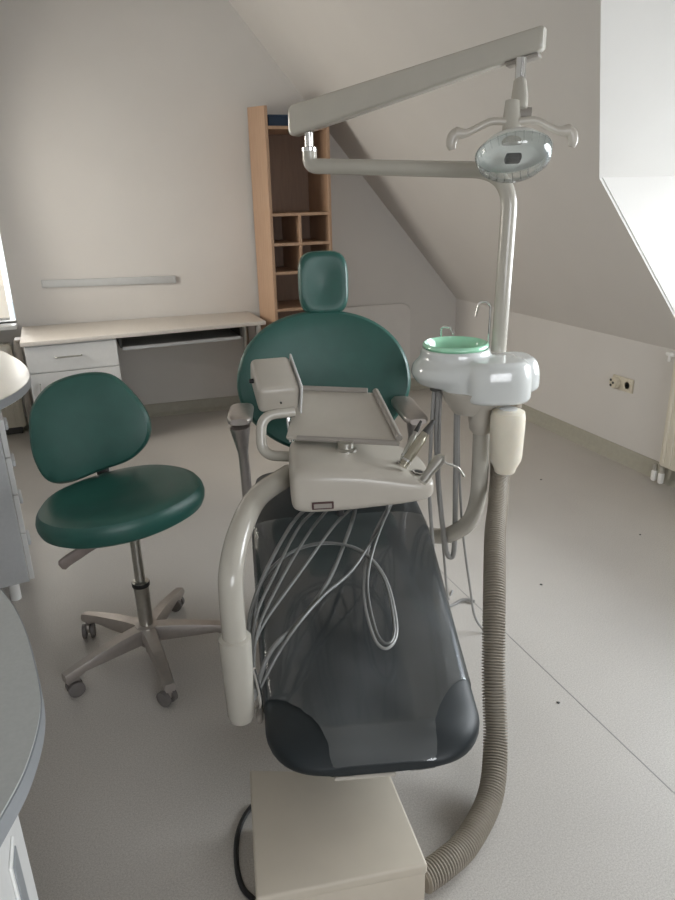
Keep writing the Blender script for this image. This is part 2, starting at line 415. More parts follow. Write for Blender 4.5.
# windows
def window(name, uv, place, sill=None):
    """frame with one mullion, glazing and sill; place(u, w, z): w = 0 inner wall face"""
    u0, u1, z0, z1 = uv
    def bx(bm, a, b, c, d, w0, w1):
        ps = [Vector(place(u, w, z)) for u in (a, b) for w in (w0, w1) for z in (c, d)]
        lo = Vector([min(p[i] for p in ps) for i in range(3)]); hi = Vector([max(p[i] for p in ps) for i in range(3)])
        rbox(bm, (lo + hi) / 2, hi - lo, 0.004, 1)
    o = bpy.data.objects.new(name, None); COL.objects.link(o); c = Vector(place((u0 + u1) / 2, 0, z0)); o.location = c
    WM[name] = T(*c); o['kind'] = 'structure'
    bm = B(); f = 0.05 if u1 - u0 > 0.6 else 0.010
    bx(bm, u0, u0 + f, z0, z1, 0.06, 0.11); bx(bm, u1 - f, u1, z0, z1, 0.06, 0.11)
    bx(bm, u0 + f, u1 - f, z0, z0 + f, 0.06, 0.11); bx(bm, u0 + f, u1 - f, z1 - f, z1, 0.06, 0.11)
    if u1 - u0 > 0.9: bx(bm, (u0 + u1) / 2 - 0.04, (u0 + u1) / 2 + 0.04, z0 + f, z1 - f, 0.06, 0.11)
    part('window_frame', bm, M['frame'], o)
    bm = B(); bx(bm, u0 + f * .8, u1 - f * .8, z0 + f * .8, z1 - f * .8, 0.083, 0.088)
    part('pane', bm, M['glass'], o)
    if sill:
        bm = B(); bx(bm, u0 - 0.05 if sill > 1 else u0, u1 + (0.0 if sill < 1.5 else 0.05), z0 - 0.028, z0, -0.12, 0.06)
        part('window_sill', bm, M['frame'], o)
    return o
window('window_1', WB, lambda u, w, z: (u, yb_(u) + w, z), sill=1)
window('window_2', WL, lambda u, w, z: (XL - w, u, z), sill=2)
window('window_added_rear', WR, lambda u, w, z: (u, YR - w, z), sill=2)  # unseen window, added so the frontal fill can enter
o = bpy.data.objects.new('window_4', None); COL.objects.link(o); o['kind'] = 'structure'; o.location = (XK, DYM, WD[2]); WM['window_4'] = T(XK, DYM, WD[2])
bm = B()
op = [(WD[0], WD[2]), (WD[1], WD[2]), (WD[1], WD[3] - 0.25), (DYM, WD[3] + 0.2), (WD[0], WD[3] - 0.25)]
loop = [Vector((XK + 0.08, y, z)) for y, z in op]; 
for i in range(5):
    tube(bm, [loop[i], loop[(i + 1) % 5]], 0.035, 4)
tube(bm, [Vector((XK + 0.08, DYM, WD[2])), Vector((XK + 0.08, DYM, WD[3] + 0.2))], 0.04, 4)
part('window_frame', bm, M['frame'], o)
bm = B(); prism(bm, op, 0, 0.005, m=basis((XK + 0.085, 0, 0), (0, 1, 0), (0, 0, 1), (1, 0, 0)))
part('pane', bm, M['glass'], o)
bm = B(); rbox(bm, (XK - 0.03, DYM, WD[2] - 0.016), (0.20, DY1 - DY0 - 0.02, 0.03), 0.006)
part('window_sill', bm, M['frame'], o)
# ground outside
bm = B(); rbox(bm, (0, 0, -3.2), (80, 80, 0.1)); struct('ground_outside', bm, M['ground'])

# ------------------------------------------------------------------ window furniture at the left end of the back wall
t = thing('roller_blind', 'white roller blind drawn down the narrow window at the left end of the back wall', 'blind', (-0.64, 5.485, 0.80))
bm = B(); rbox(bm, (-0.636, 5.487, 1.43), (0.436, 0.0015, 1.22)); part('blind_fabric', bm, M['blind'], t)
bm = B(); tube(bm, [(-0.854, 5.495, 2.03), (-0.418, 5.485, 2.03)], 0.015, 14); part('roller', bm, M['frame'], t)
bm = B(); rbox(bm, (-0.636, 5.487, 0.815), (0.436, 0.012, 0.02), 0.003); part('bottom_bar', bm, M['frame'], t)

def panel_radiator(t, w, h, d, m, feet=True):
    """flat panel radiator: local x along the wall, local y out of the wall, z up from its lower edge"""
    bm = B(); rbox(bm, (0, d * .78, h / 2), (w, d * .22, h), 0.006, 2, m)
    rbox(bm, (0, d * .15, h / 2), (w * .98, d * .2, h * .96), 0.006, 2, m)
    n = int(w / 0.042)
    for k in range(n):
        x = -w / 2 + (k + .5) * w / n
        rbox(bm, (x, d * .90, h / 2), (w / n * .5, 0.010, h * .93), 0.004, 2, m)
    part('radiator_panel', bm, M['rad'], t)
    bm = B(); rbox(bm, (0, d * .45, h + 0.004), (w, d * .86, 0.012), 0.003, 1, m)
    for k in range(int(w / 0.03)):
        rbox(bm, (-w / 2 + 0.02 + k * 0.03, d * .45, h + 0.012), (0.008, d * .7, 0.006), 0, 1, m)
    part('top_grille', bm, M['rad'], t)
    for sx in (-1, 1):
        bm = B(); rbox(bm, (sx * (w / 2 + 0.003), d * .45, h / 2), (0.006, d * .86, h * .98), 0.002, 1, m); part('side_panel', bm, M['rad'], t)
# radiator at the right knee wall
t = thing('radiator', 'cream panel radiator fixed low on the right knee wall beside the wall sockets', 'radiator', (XK, 1.95, 0.10))
mr = T(XK - 0.005, 1.865, 0.125) @ RZ(PI / 2)
panel_radiator(t, 1.72, 0.615, 0.10, mr)
for dy in (2.77, 2.72):
    bm = B(); tube(bm, [(XK - 0.075, dy, 0.115), (XK - 0.075, dy, 0.075)], 0.014, 12)
    vb = part('valve', bm, M['steel'], t)
    bm = B(); lathe(bm, [(0.013, 0.0), (0.017, 0.006), (0.017, 0.055), (0.014, 0.062)], T(XK - 0.075, dy, 0.016), 16)
    p = part('pipe_sleeve', bm, M['frame'], t)
bm = B(); rbox(bm, (XK - 0.045, 2.775, 0.745), (0.08, 0.06, 0.022), 0.006); rbox(bm, (XK - 0.08, 2.775, 0.73), (0.014, 0.016, 0.05), 0.004)
part('wall_bracket', bm, M['frame'], t)
# radiator under the narrow window
t = thing('radiator', 'cream panel radiator under the narrow window left of the desk', 'radiator', (-0.66, 5.37, 0.05))
panel_radiator(t, 0.44, 0.60, 0.09, T(-0.66, 5.415, 0.05) @ RZ(PI))
bm = B(); rbox(bm, (-0.66, 5.365, 0.028), (0.40, 0.06, 0.05), 0.004); part('radiator_foot', bm, M['dgrey'], t)

# double wall socket on the knee wall
t = thing('wall_socket', 'ivory double wall socket with a plug adapter, on the right knee wall', 'socket', (XK, 3.17, 0.43))
ms = basis((XK, 3.165, 0.482), (0, -1, 0), (0, 0, 1), (-1, 0, 0))
bm = B(); rbox(bm, (0.0, 0, 0.006), (0.17, 0.084, 0.012), 0.004, 2, ms); part('socket_plate', bm, M['sock'], t)
bm = B(); lathe(bm, [(0.029, 0.010), (0.029, 0.016), (0.022, 0.016), (0.020, 0.012)], ms @ T(0.042, 0, 0), 24); 
s1 = part('socket_outlet', bm, M['sock'], t)
bm = B(); rbox(bm, (0.042, 0, 0.0145), (0.010, 0.010, 0.004), 0.002, 1, ms); part('socket_hole', bm, M['black'], s1)
bm = B(); lathe(bm, [(0.034, 0.010), (0.034, 0.038), (0.030, 0.044)], ms @ T(-0.044, 0, 0), 28); pl = part('plug_adapter', bm, M['sock'], t)
for k, (x, y) in enumerate(((-0.060, 0.016), (-0.040, 0.002), (-0.058, -0.016))):
    bm = B(); lathe(bm, [(0.008, 0.042), (0.008, 0.0465)], ms @ T(x, y, 0), 14); part('adapter_hole', bm, M['dgrey'], pl)

# grey rail on the back wall
t = thing('wall_rail', 'long grey plastic rail fixed on the back wall above the desk', 'rail', (0.29, 5.345, 1.03))
mw = T(0.293, yb_(0.293), 1.043) @ RZ(-WT) @ RY(math.radians(1.0))
bm = B(); rbox(bm, (0, -0.011, 0), (0.92, 0.022, 0.052), 0.004, 2, mw); part('rail_body', bm, M['trunk'], t)
for sx in (-1, 1):
    bm = B(); rbox(bm, (sx * .4605, -0.012, 0), (0.006, 0.024, 0.054), 0.002, 1, mw); part('end_cap', bm, M['trunk'], t)

# white board leaning on the back wall
mp = T(2.10, yb_(2.10) - 0.018, 0.0) @ RZ(-WT) @ RX(math.radians(-0.9))
out = [(-0.24, 0.004), (0.52, 0.004), (0.52, 0.68)] + [(0.44 + 0.08 * math.cos(a * PI / 16), 0.665 + 0.08 * math.sin(a * PI / 16)) for a in range(0, 9)] + [(-0.24, 0.745)]
bm = B(); prism(bm, [(x, z) for x, z in out], 0.0, 0.018, 0.003, 1, m=mp @ basis((0, 0, 0), (1, 0, 0), (0, 0, 1), (0, -1, 0)))
single('leaning_board', bm, M['panel'], 'off white board with a rounded corner leaning on the back wall behind the dental chair', 'board', (2.10, 5.20, 0))

# ------------------------------------------------------------------ desk
dk = thing('desk', 'pale desk with drawer pedestal and keyboard tray standing along the back wall', 'desk', (0.47, 5.05, 0))
bm = B(); prism(bm, [(-0.335, 4.745), (1.278, 4.785), (1.278, 5.285), (-0.345, 5.40)], 0.737, 0.765, 0.004, 2); part('tabletop', bm, M['cream_lam'], dk)
pd_ = bm = B(); rbox(bm, (-0.035, 5.045, 0.39), (0.565, 0.50, 0.69), 0.003, 1); part('pedestal_body', bm, M['white_lam'], dk)
bm = B(); rbox(bm, (-0.035, 4.786, 0.640), (0.565, 0.018, 0.172), 0.003, 1); dr = part('drawer', bm, M['white_lam'], dk)
def bar_handle(bm, c, L, out=(0, -1, 0), along=(1, 0, 0), r=0.005, d=0.024):
    c = Vector(c); a = Vector(along) * L / 2; o_ = Vector(out) * d
    tube(bm, bend([c - a, c - a + o_, c + a + o_, c + a], 0.012, 4), r, 8)
bm = B(); bar_handle(bm, (-0.06, 4.777, 0.648), 0.16); part('handle', bm, M['steel'], dr)
bm = B(); rbox(bm, (-0.035, 4.786, 0.296), (0.565, 0.018, 0.505), 0.003, 1); do = part('door', bm, M['white_lam'], dk)
bm = B(); bar_handle(bm, (-0.26, 4.777, 0.42), 0.12, along=(0, 0, 1)); part('handle', bm, M['steel'], do)
bm = B(); prism(bm, [(0.285, 4.83), (1.10, 4.85), (1.10, 5.24), (0.285, 5.24)], 0.645, 0.663, 0.003, 1); kt = part('keyboard_tray', bm, M['dark_lam'], dk)
bm = B(); prism(bm, [(0.285, 4.812), (1.10, 4.832), (1.10, 4.85), (0.285, 4.83)], 0.642, 0.665, 0.003, 1); part('tray_edge', bm, M['cab_grey'], kt)
for x in (0.277, 1.112):
    bm = B(); rbox(bm, (x, 5.03, 0.695), (0.014, 0.36, 0.083), 0.002, 1); part('tray_rail', bm, M['dgrey'], kt)
for x, y in ((1.235, 4.85), (1.235, 5.25), (-0.365, 5.00)):
    bm = B(); tube(bm, [(x, y, 0.012), (x, y, 0.737)], 0.024, 16); lg = part('leg', bm, M['steel'] if x > 0 else M['plastic_d'], dk)
    bm = B(); lathe(bm, [(0.026, 0), (0.028, 0.004), (0.027, 0.014)], T(x, y, 0), 16); part('foot_cap', bm, M['dgrey'], lg)
bm = B(); rbox(bm, (-0.355, 5.0, 0.745), (0.05, 0.12, 0.012), 0.002, 1); part('leg_plate', bm, M['plastic_d'], dk)

# ------------------------------------------------------------------ bookshelf
bs = thing('bookshelf', 'tall narrow beech bookshelf with pigeonholes between the desk and the dental chair', 'bookshelf', (1.58, 5.03, 0))
x0, x1, yf, yb = 1.355, 1.808, 4.81, 5.240
bm = B(); prism(bm, [(yf, 0.0), (yb, 0.0), (yb, 2.185), (yf, 2.150)], 0, 0.022, 0.0015, 1, m=basis((x0, 0, 0), (0, 1, 0), (0, 0, 1), (1, 0, 0))); part('side_panel', bm, M['beech'], bs)
bm = B(); prism(bm, [(yf, 0.0), (yb, 0.0), (yb, 2.175), (yf, 2.150)], 0, 0.022, 0.0015, 1, m=basis((x1 - 0.022, 0, 0), (0, 1, 0), (0, 0, 1), (1, 0, 0))); part('side_panel', bm, M['beech'], bs)
bm = B(); rbox(bm, ((x0 + x1) / 2, yb - 0.005, 1.01), (x1 - x0 - 0.044, 0.008, 2.0)); part('back_panel', bm, M['beech_dark'], bs)
for z in (2.020, 1.474, 1.277, 1.082, 0.825, 0.45, 0.08):
    bm = B(); rbox(bm, ((x0 + x1) / 2, (yf + yb - 0.012) / 2, z), (x1 - x0 - 0.044, yb - yf - 0.012, 0.020), 0.001, 1); part('shelf', bm, M['beech'], bs)
bm = B(); rbox(bm, (1.573, (yf + yb - 0.012) / 2, 1.278), (0.018, yb - yf - 0.014, 0.374), 0.001, 1); part('divider', bm, M['beech'], bs)
# the blue box on its top
bb = thing('box', 'dark blue flat box lying on the top board of the beech bookshelf', 'box', (1.518, 5.02, 2.031))
bm = B(); rbox(bm, (1.518, 5.02, 2.0625), (0.235, 0.30, 0.063), 0.004, 2); part('box_body', bm, M['blue'], bb)
bm = B(); rbox(bm, (1.518, 5.02, 2.0980), (0.239, 0.304, 0.012), 0.003, 2); part('box_lid', bm, M['blue'], bb)

# ------------------------------------------------------------------ drawer units at the left
def drawer_unit(label, loc, y0, y1, xf, top_out, zt, leg_pts, grip):
    RM = T(xf, y0, 0) @ RZ(math.radians(6.6)) @ T(-xf, -y0, 0); xb = -0.74
    t = thing('drawer_cabinet', label, 'cabinet', loc)
    ym = (y0 + y1) / 2
    bm = B(); rbox(bm, ((xb + xf - 0.022) / 2, ym, (0.10 + zt) / 2), (xf - 0.022 - xb, y1 - y0, zt - 0.10), 0.002, 1, RM); part('cabinet_body', bm, M['cab_grey'], t)
    bm = B(); prism(bm, top_out, zt + 0.001, zt + 0.039, 0.003, 2); wt = part('worktop', bm, M['grey_lam'], t)
    bm = B()
    cx = sum(p[0] for p in top_out) / len(top_out); cy = sum(p[1] for p in top_out) / len(top_out)
    n = len(top_out); ring = []
    inn = [bm.verts.new((x, y, zt + 0.0035)) for x, y in top_out]; inn2 = [bm.verts.new((x, y, zt + 0.0365)) for x, y in top_out]
    def offs(i, d):
        a = Vector(top_out[i - 1]); b = Vector(top_out[(i + 1) % n]); tg = (b - a).normalized(); nn = Vector((tg.y, -tg.x))
        p = Vector(top_out[i]); c = Vector((cx, cy))
        if (p - c).dot(nn) < 0: nn = -nn
        return p + nn * d
    o1 = [bm.verts.new((*offs(i, 0.0025), zt + 0.0035)) for i in range(n)]; o2 = [bm.verts.new((*offs(i, 0.0025), zt + 0.0365)) for i in range(n)]
    for i in range(n):
        j = (i + 1) % n
        bm.faces.new((o1[i], o1[j], o2[j], o2[i])); bm.faces.new((inn2[i], inn2[j], o2[j], o2[i])); bm.faces.new((inn[i], inn[j], o1[j], o1[i]))
    part('edge_band', bm, M['edge_grey'], wt)
    zs = [0.105, 0.32, 0.49, 0.65, zt - 0.004]
    for a, b in zip(zs, zs[1:]):
        bm = B(); rbox(bm, (xf - 0.010, ym, (a + b) / 2), (0.020, y1 - y0 - 0.004, b - a - 0.005), 0.002, 1, RM); d = part('drawer', bm, M['white_lam'], t)
        bm = B(); yy = grip(a, b)
        rbox(bm, (xf + 0.007, yy, (a + b) / 2 + 0.02), (0.014, 0.11, 0.028), 0.006, 2, RM); part('handle', bm, M['cab_grey'], d)
    for x, y in leg_pts:
        bm = B(); lathe(bm, [(0.022, 0.0), (0.022, 0.095), (0.026, 0.101)], RM @ T(x, y, 0), 18); part('leg', bm, M['frame'], t)
    return t
def bow(pts_edge, xback):
    """worktop outline: smooth edge points then straight back"""
    e = [(p.x, p.y) for p in cr([(x, y, 0) for x, y in pts_edge], 8)]
    return e + [(xback, e[-1][1]), (xback, e[0][1])]
far_top = bow([(-0.60, 2.76), (-0.43, 2.81), (-0.318, 2.97), (-0.245, 3.15), (-0.222, 3.36), (-0.25, 3.62), (-0.32, 3.88), (-0.42, 4.12), (-0.60, 4.22)], XL + 0.015)
drawer_unit('grey drawer cabinet with bowed worktop standing at the left beyond the green stool', (-0.6, 3.4, 0), 2.83, 3.75, -0.305, far_top, 0.811,
            [(-0.39, 2.90), (-0.68, 2.90), (-0.39, 3.68), (-0.68, 3.68)], lambda a, b: 2.98)
near_top = bow([(-0.50, 0.42), (-0.32, 0.55), (-0.225, 0.685), (-0.177, 0.785), (-0.148, 0.87), (-0.134, 0.985), (-0.150, 1.13), (-0.178, 1.27), (-0.222, 1.40), (-0.32, 1.60), (-0.50, 1.73)], XL + 0.015)
nc = thing('drawer_cabinet', 'grey topped round ended counter unit in the near left corner of the photo', 'cabinet', (-0.5, 1.0, 0))
bm = B(); rbox(bm, (-0.561, 0.725, 0.455), (0.69, 0.50, 0.71), 0.002, 1); part('cabinet_body', bm, M['cab_grey'], nc)
bm = B(); prism(bm, near_top, 0.812, 0.850, 0.003, 2); wt = part('worktop', bm, M['grey_lam'], nc)
bm = B(); n = len(near_top)
e = near_top[:-2]
def offe(i, d):
    a = Vector(e[max(i - 1, 0)]); b = Vector(e[min(i + 1, len(e) - 1)]); tg = (b - a).normalized()
    return Vector(e[i]) + Vector((tg.y, -tg.x)) * d
loft(bm, [[(*offe(i, -0.001), 0.8155), (*offe(i, 0.0025), 0.8155), (*offe(i, 0.0025), 0.8465), (*offe(i, -0.001), 0.8465)] for i in range(len(e))])
part('edge_band', bm, M['edge_grey'], wt)
bm = B(); rbox(bm, (-0.206, 0.725, 0.4575), (0.020, 0.496, 0.70), 0.002, 1); d = part('door', bm, M['white_lam'], nc)
bm = B(); rbox(bm, (-0.1945, 0.862, 0.555), (0.005, 0.060, 0.30), 0.002, 1); h = part('handle', bm, M['frame'], d)
bm = B(); rbox(bm, (-0.1915, 0.862, 0.555), (0.003, 0.040, 0.28), 0.001, 1); part('grip_strip', bm, M['edge_grey'], h)
for x, y in ((-0.27, 0.56), (-0.82, 0.56), (-0.27, 0.90), (-0.82, 0.90)):
    bm = B(); lathe(bm, [(0.022, 0.0), (0.022, 0.095), (0.026, 0.101)], T(x, y, 0), 18); part('leg', bm, M['frame'], nc)

# ------------------------------------------------------------------ operator stool
SX, SY = 0.09, 2.262
st = thing('operator_stool', 'green padded operator stool on a five star castor base left of the dental chair', 'stool', (SX, SY, 0))
seat_o = smooth_poly([(-0.195, 2.235), (-0.165, 2.385), (-0.075, 2.475), (0.075, 2.525), (0.215, 2.500), (0.315, 2.385), (0.335, 2.245), (0.285, 2.135), (0.180, 2.055), (0.060, 2.02), (-0.065, 2.04), (-0.155, 2.115)], 6)
def dish(x, y):
    q = ((x + 0.01) / 0.20) ** 2 + ((y - 2.30) / 0.17) ** 2
    return -0.032 * math.exp(-q * 1.3) + 0.03 * (x - 0.07)
bm = B(); pad(bm, seat_o, [(0.55, 0.535), (0.90, 0.538), (0.965, 0.548), (0.992, 0.565), (1.0, 0.583), (0.985, 0.602), (0.95, 0.615), (0.88, 0.622), (0.75, 0.626), (0.55, 0.627), (0.35, 0.627), (0.15, 0.627), (0.03, 0.627)], warp=dish); bmesh.ops.translate(bm, verts=bm.verts[:], vec=(-0.008, 0, 0.042)); bmesh.ops.scale(bm, verts=bm.verts[:], vec=(1.045, 1, 1), space=T(0.20, 0, 0).inverted() @ T(0.26, 0, 0))
part('seat', bm, M['green'], st)
bm = B(); rbox(bm, (SX, SY, 0.565), (0.22, 0.22, 0.022), 0.006); rbox(bm, (SX - 0.03, SY + 0.13, 0.555), (0.07, 0.34, 0.014), 0.004); part('seat_plate', bm, M['dgrey'], st)
# backrest: drawn in its own plane
mb = plane_from((0.008, 2.515, 0.822), (0.985, -0.17, 0.0), (0.05, 0.22, 0.97))
bo = smooth_poly([(-0.208, 0.00), (-0.192, 0.09), (-0.128, 0.165), (-0.02, 0.198), (0.085, 0.188), (0.155, 0.120), (0.203, 0.030), (0.195, -0.055), (0.125, -0.122), (0.015, -0.155), (-0.100, -0.188), (-0.168, -0.172), (-0.203, -0.095)], 6)
def bcurve(x, y): return 0.55 * (x * x) * 0.6
bm = B(); pad(bm, bo, [(0.6, -0.030), (0.93, -0.028), (0.985, -0.018), (1.0, 0.0), (0.985, 0.016), (0.94, 0.026), (0.80, 0.032), (0.5, 0.034), (0.2, 0.035), (0.03, 0.035)], mb, warp=bcurve)
part('backrest', bm, M['green'], st)
bm = B(); tube(bm, bend([(SX - 0.04, SY + 0.10, 0.540), (SX - 0.065, 2.56, 0.540), (SX - 0.07, 2.585, 0.79)], 0.06), 0.013, 10, flat=1.8); part('backrest_bar', bm, M['dgrey'], st)
bm = B(); tube(bm, [(SX, SY, 0.26), (SX, SY, 0.562)], 0.018, 20); part('gas_lift', bm, M['steel'], st)
bm = B(); lathe(bm, [(0.024, 0.10), (0.027, 0.29), (0.030, 0.295), (0.030, 0.315), (0.020, 0.320)], T(SX, SY, 0), 24); cv = part('column', bm, M['steel'], st)
bm = B(); lathe(bm, [(0.0295, 0.296), (0.0315, 0.299), (0.0315, 0.312), (0.028, 0.316)], T(SX, SY, 0), 24); part('collar', bm, M['black'], cv)
bm = B(); lathe(bm, [(0.030, 0.055), (0.046, 0.075), (0.048, 0.115), (0.040, 0.135), (0.026, 0.14)], T(SX, SY, 0), 28); tube(bm, [(SX, SY, 0.06), (SX, SY, 0.02)], 0.014, 12); part('hub', bm, M['alu'], st)
bm = B(); tube(bm, [(SX - 0.02, SY - 0.01, 0.540), (-0.02, 2.175, 0.532)], 0.006, 8)
tube(bm, cr([(-0.02, 2.175, 0.532), (-0.07, 2.155, 0.527), (-0.12, 2.135, 0.514), (-0.15, 2.122, 0.500)], 5), [0.010 + 0.011 * min(1, i / 7) for i in range(15)] + [0.012], 10, flat=0.45)
part('height_lever', bm, M['hosegrip'], st)
for k in range(5):
    a = math.radians(-12 + 72 * k); u = V(math.cos(a), math.sin(a), 0); w = V(-u.y, u.x, 0); c = V(SX, SY, 0)
    bm = B(); rings = []
    for q in range(9):
        s = q / 8; r = 0.030 + s * 0.290
        hw = 0.031 - 0.012 * s; zt = 0.134 - 0.040 * s ** 1.6; zb = 0.074 + 0.006 * s - 0.0 * s
        if q >= 7: zb = 0.064
        p = c + u * r
        rings.append([p + w * hw * .75 + V(0, 0, zb), p + w * hw + V(0, 0, zb * .5 + zt * .5), p + w * hw * .7 + V(0, 0, zt), p - w * hw * .7 + V(0, 0, zt), p - w * hw + V(0, 0, zb * .5 + zt * .5), p - w * hw * .75 + V(0, 0, zb)])
    loft(bm, rings); part('base_arm', bm, M['alu'], st, ang=50)
    bm = B(); pc = c + u * 0.305
    tube(bm, [pc + V(0, 0, 0.072), pc + V(0, 0, 0.05)], 0.008, 10)
    ph = a + 0.9 + k * 0.7; d = V(math.cos(ph), math.sin(ph), 0); n_ = V(-d.y, d.x, 0); hub_ = pc + d * 0.016 + V(0, 0, 0.0285)
    rbox(bm, (0, 0, 0.022), (0.040, 0.012, 0.034), 0.005, 2, basis(hub_ - V(0, 0, 0.005), d, n_, V(0, 0, 1)))
    cs = part('castor', bm, M['alu'], st)
    for sgn in (-1, 1):
        bm = B(); lathe(bm, [(0.021, -0.009), (0.0275, -0.007), (0.028, 0.007), (0.021, 0.009)], basis(hub_ + n_ * sgn * 0.015, d, V(0, 0, 1), d.cross(V(0, 0, 1))), 20); part('wheel', bm, M['wheel'], cs)

# ------------------------------------------------------------------ dental chair
CO = (0.486, 1.033, 0.0); CA = math.radians(-16)
CM = T(*CO) @ RZ(CA)            # chair frame: x across, y from foot to head, z up
ch = thing('dental_chair', 'green dental patient chair with dark film covered leg rest in the middle of the room', 'dental chair', (0.486 + 0.2756, 1.033 + 0.9613, 0), CA)
LEN = 1.527; S0 = 0.073
def seat_w(s):
    W = 0.262 + 0.048 * min(1, max(0, (s - 0.15) / 0.85))
    R = 0.15
    if s < R: W = W - R + math.sqrt(max(0, R * R - (R - s) ** 2))
    if s > LEN - 0.10: W = W - 0.10 + math.sqrt(max(0, 0.01 - (s - LEN + 0.10) ** 2))
    return W
def seat_z(s): return 0.414 + 0.110 * (3 * min(1, s / 1.15) ** 2 - 2 * min(1, s / 1.15) ** 3)
def seat_h(s):
    e = min(s, LEN - s); return 0.055 * (1 - max(0, 1 - e / 0.09) ** 2.2 * 0.80)
def seat_pt(s, th, off=0.0):
    w = seat_w(s) + off; h = seat_h(s) + off; c, q = math.cos(th), math.sin(th)
    x = w * math.copysign(abs(c) ** (2 / 3.6), c); z = h * math.copysign(abs(q) ** (2 / 2.4), q)
    d = 0.010 * max(0, 1 - (x / max(w, .01)) ** 2) if q > 0 else 0.0
    return V(x - 0.004, s + S0, seat_z(s) - 0.045 + z - d * min(1, s / .3))
ss = [0.001, 0.004, 0.009, 0.016, 0.025, 0.036, 0.05, 0.065, 0.085, 0.11, 0.13, 0.15] + [0.18 + 0.03 * i for i in range(42)] + [1.455, 1.475, 1.49, 1.50, 1.51, 1.518, 1.523, 1.5265]
bm = B(); loft(bm, [[CM @ seat_pt(s, 2 * PI * k / 72) for k in range(72)] for s in ss])
part('seat_cushion', bm, M['slate'], ch, label='dark slate upholstered seat and leg rest')
# transparent protective film over the leg rest, corners left bare
FS = [0.0012 + 0.0 * i for i in range(1)] + [0.004, 0.009, 0.015] + [0.02 + 0.008 * i for i in range(125)]
NT = 150; T0, T1 = math.radians(-80), math.radians(260)
def bare(x, s):
    l = ((x + 0.30) / 0.19) ** 2 + ((s + 0.05) / 0.265) ** 2; r = ((x - 0.30) / 0.18) ** 2 + ((s + 0.05) / 0.29) ** 2
    return min(l, r) < 1
bm = B(); G = []
for s in FS:
    wr = 0.0012 * math.sin(31 * s) 
    G.append([(bm.verts.new(CM @ seat_pt(s, T0 + (T1 - T0) * k / NT, 0.0028)), bare(seat_pt(s, T0 + (T1 - T0) * k / NT).x, s)) for k in range(NT + 1)])
for a, b in zip(G, G[1:]):
    for i in range(NT):
        q = (a[i], a[i + 1], b[i + 1], b[i])
        if sum(1 for v in q if v[1]) < 2: bm.faces.new([v[0] for v in q])
bmesh.ops.delete(bm, geom=[v for v in bm.verts if not v.link_faces], context='VERTS')
bnd = [v for v in bm.verts if any(len(e.link_faces) == 1 for e in v.link_edges)]
for _ in range(3):
    new = {}
    for v in bnd:
        nb = [e.other_vert(v).co for e in v.link_edges if len(e.link_faces) == 1]
        if len(nb) == 2: new[v] = v.co * .4 + (nb[0] + nb[1]) * .3
    for v, c in new.items(): v.co = c
part('protective_film', bm, M['film'], ch, label='clear plastic film over the leg rest')
bm = B(); prism(bm, [(-0.11, 0.085), (0.03, 0.085), (0.05, 0.34), (-0.13, 0.34)], 0.330, 0.341, 0.003, 1, m=CM); part('foot_plate', bm, M['plastic'], ch)
bm = B(); prism(bm, [(-0.17, 0.30), (0.17, 0.30), (0.24, 1.0), (0.22, 1.5), (-0.22, 1.5), (-0.24, 1.0)], 0.345, 0.395, 0.01, 2, m=CM); part('seat_frame', bm, M['plastic_d'], ch)
bm = B(); prism(bm, [(-0.16, 0.62), (0.16, 0.62), (0.18, 1.35), (-0.18, 1.35)], 0.03, 0.35, 0.03, 3, m=CM); part('chair_base', bm, M['plastic'], ch)
bm = B(); prism(bm, sup(0.26, 0.45, 4, 48), 0.0, 0.035, 0.01, 2, m=CM @ T(0, 1.05, 0)); part('base_plate', bm, M['plastic_d'], ch)
# backrest
LB = math.radians(16)
mbk = CM @ T(-0.018, 1.50, 0.893) @ basis((0, 0, 0), (1, 0, 0), (0, math.sin(LB), math.cos(LB)), (0, -math.cos(LB), math.sin(LB)))
bo = []
for i in range(80):
    a = 2 * PI * i / 80; c, s = math.cos(a), math.sin(a)
    if s >= 0: x, y = 0.336 * math.copysign(abs(c) ** (2 / 2.15), c), 0.285 * abs(s) ** (2 / 2.15)
    else: x, y = 0.336 * math.copysign(abs(c) ** (2 / 2.6), c), -0.265 * abs(s) ** (2 / 2.3)
    if y < 0: x *= 1 - 0.25 * min(1, (-y / 0.30)) ** 1.6
    bo.append((x, y))
def bk(x, y): return 0.42 * x * x * (1 if y > -0.2 else 1) - 0.004
bm = B(); pad(bm, bo, [(0.6, -0.050), (0.95, -0.048), (0.985, -0.035), (1.0, -0.012), (0.998, 0.008), (0.982, 0.022), (0.955, 0.030), (0.90, 0.033), (0.75, 0.033), (0.55, 0.032), (0.35, 0.031), (0.15, 0.030), (0.02, 0.030)], mbk, warp=bk, c=(0, 0)); part('backrest', bm, M['green'], ch)
bm = B(); pad(bm, bo, [(0.5, -0.085), (0.80, -0.083), (0.93, -0.070), (0.955, -0.052)], mbk, warp=bk, c=(0, 0)); part('backrest_shell', bm, M['plastic'], ch)
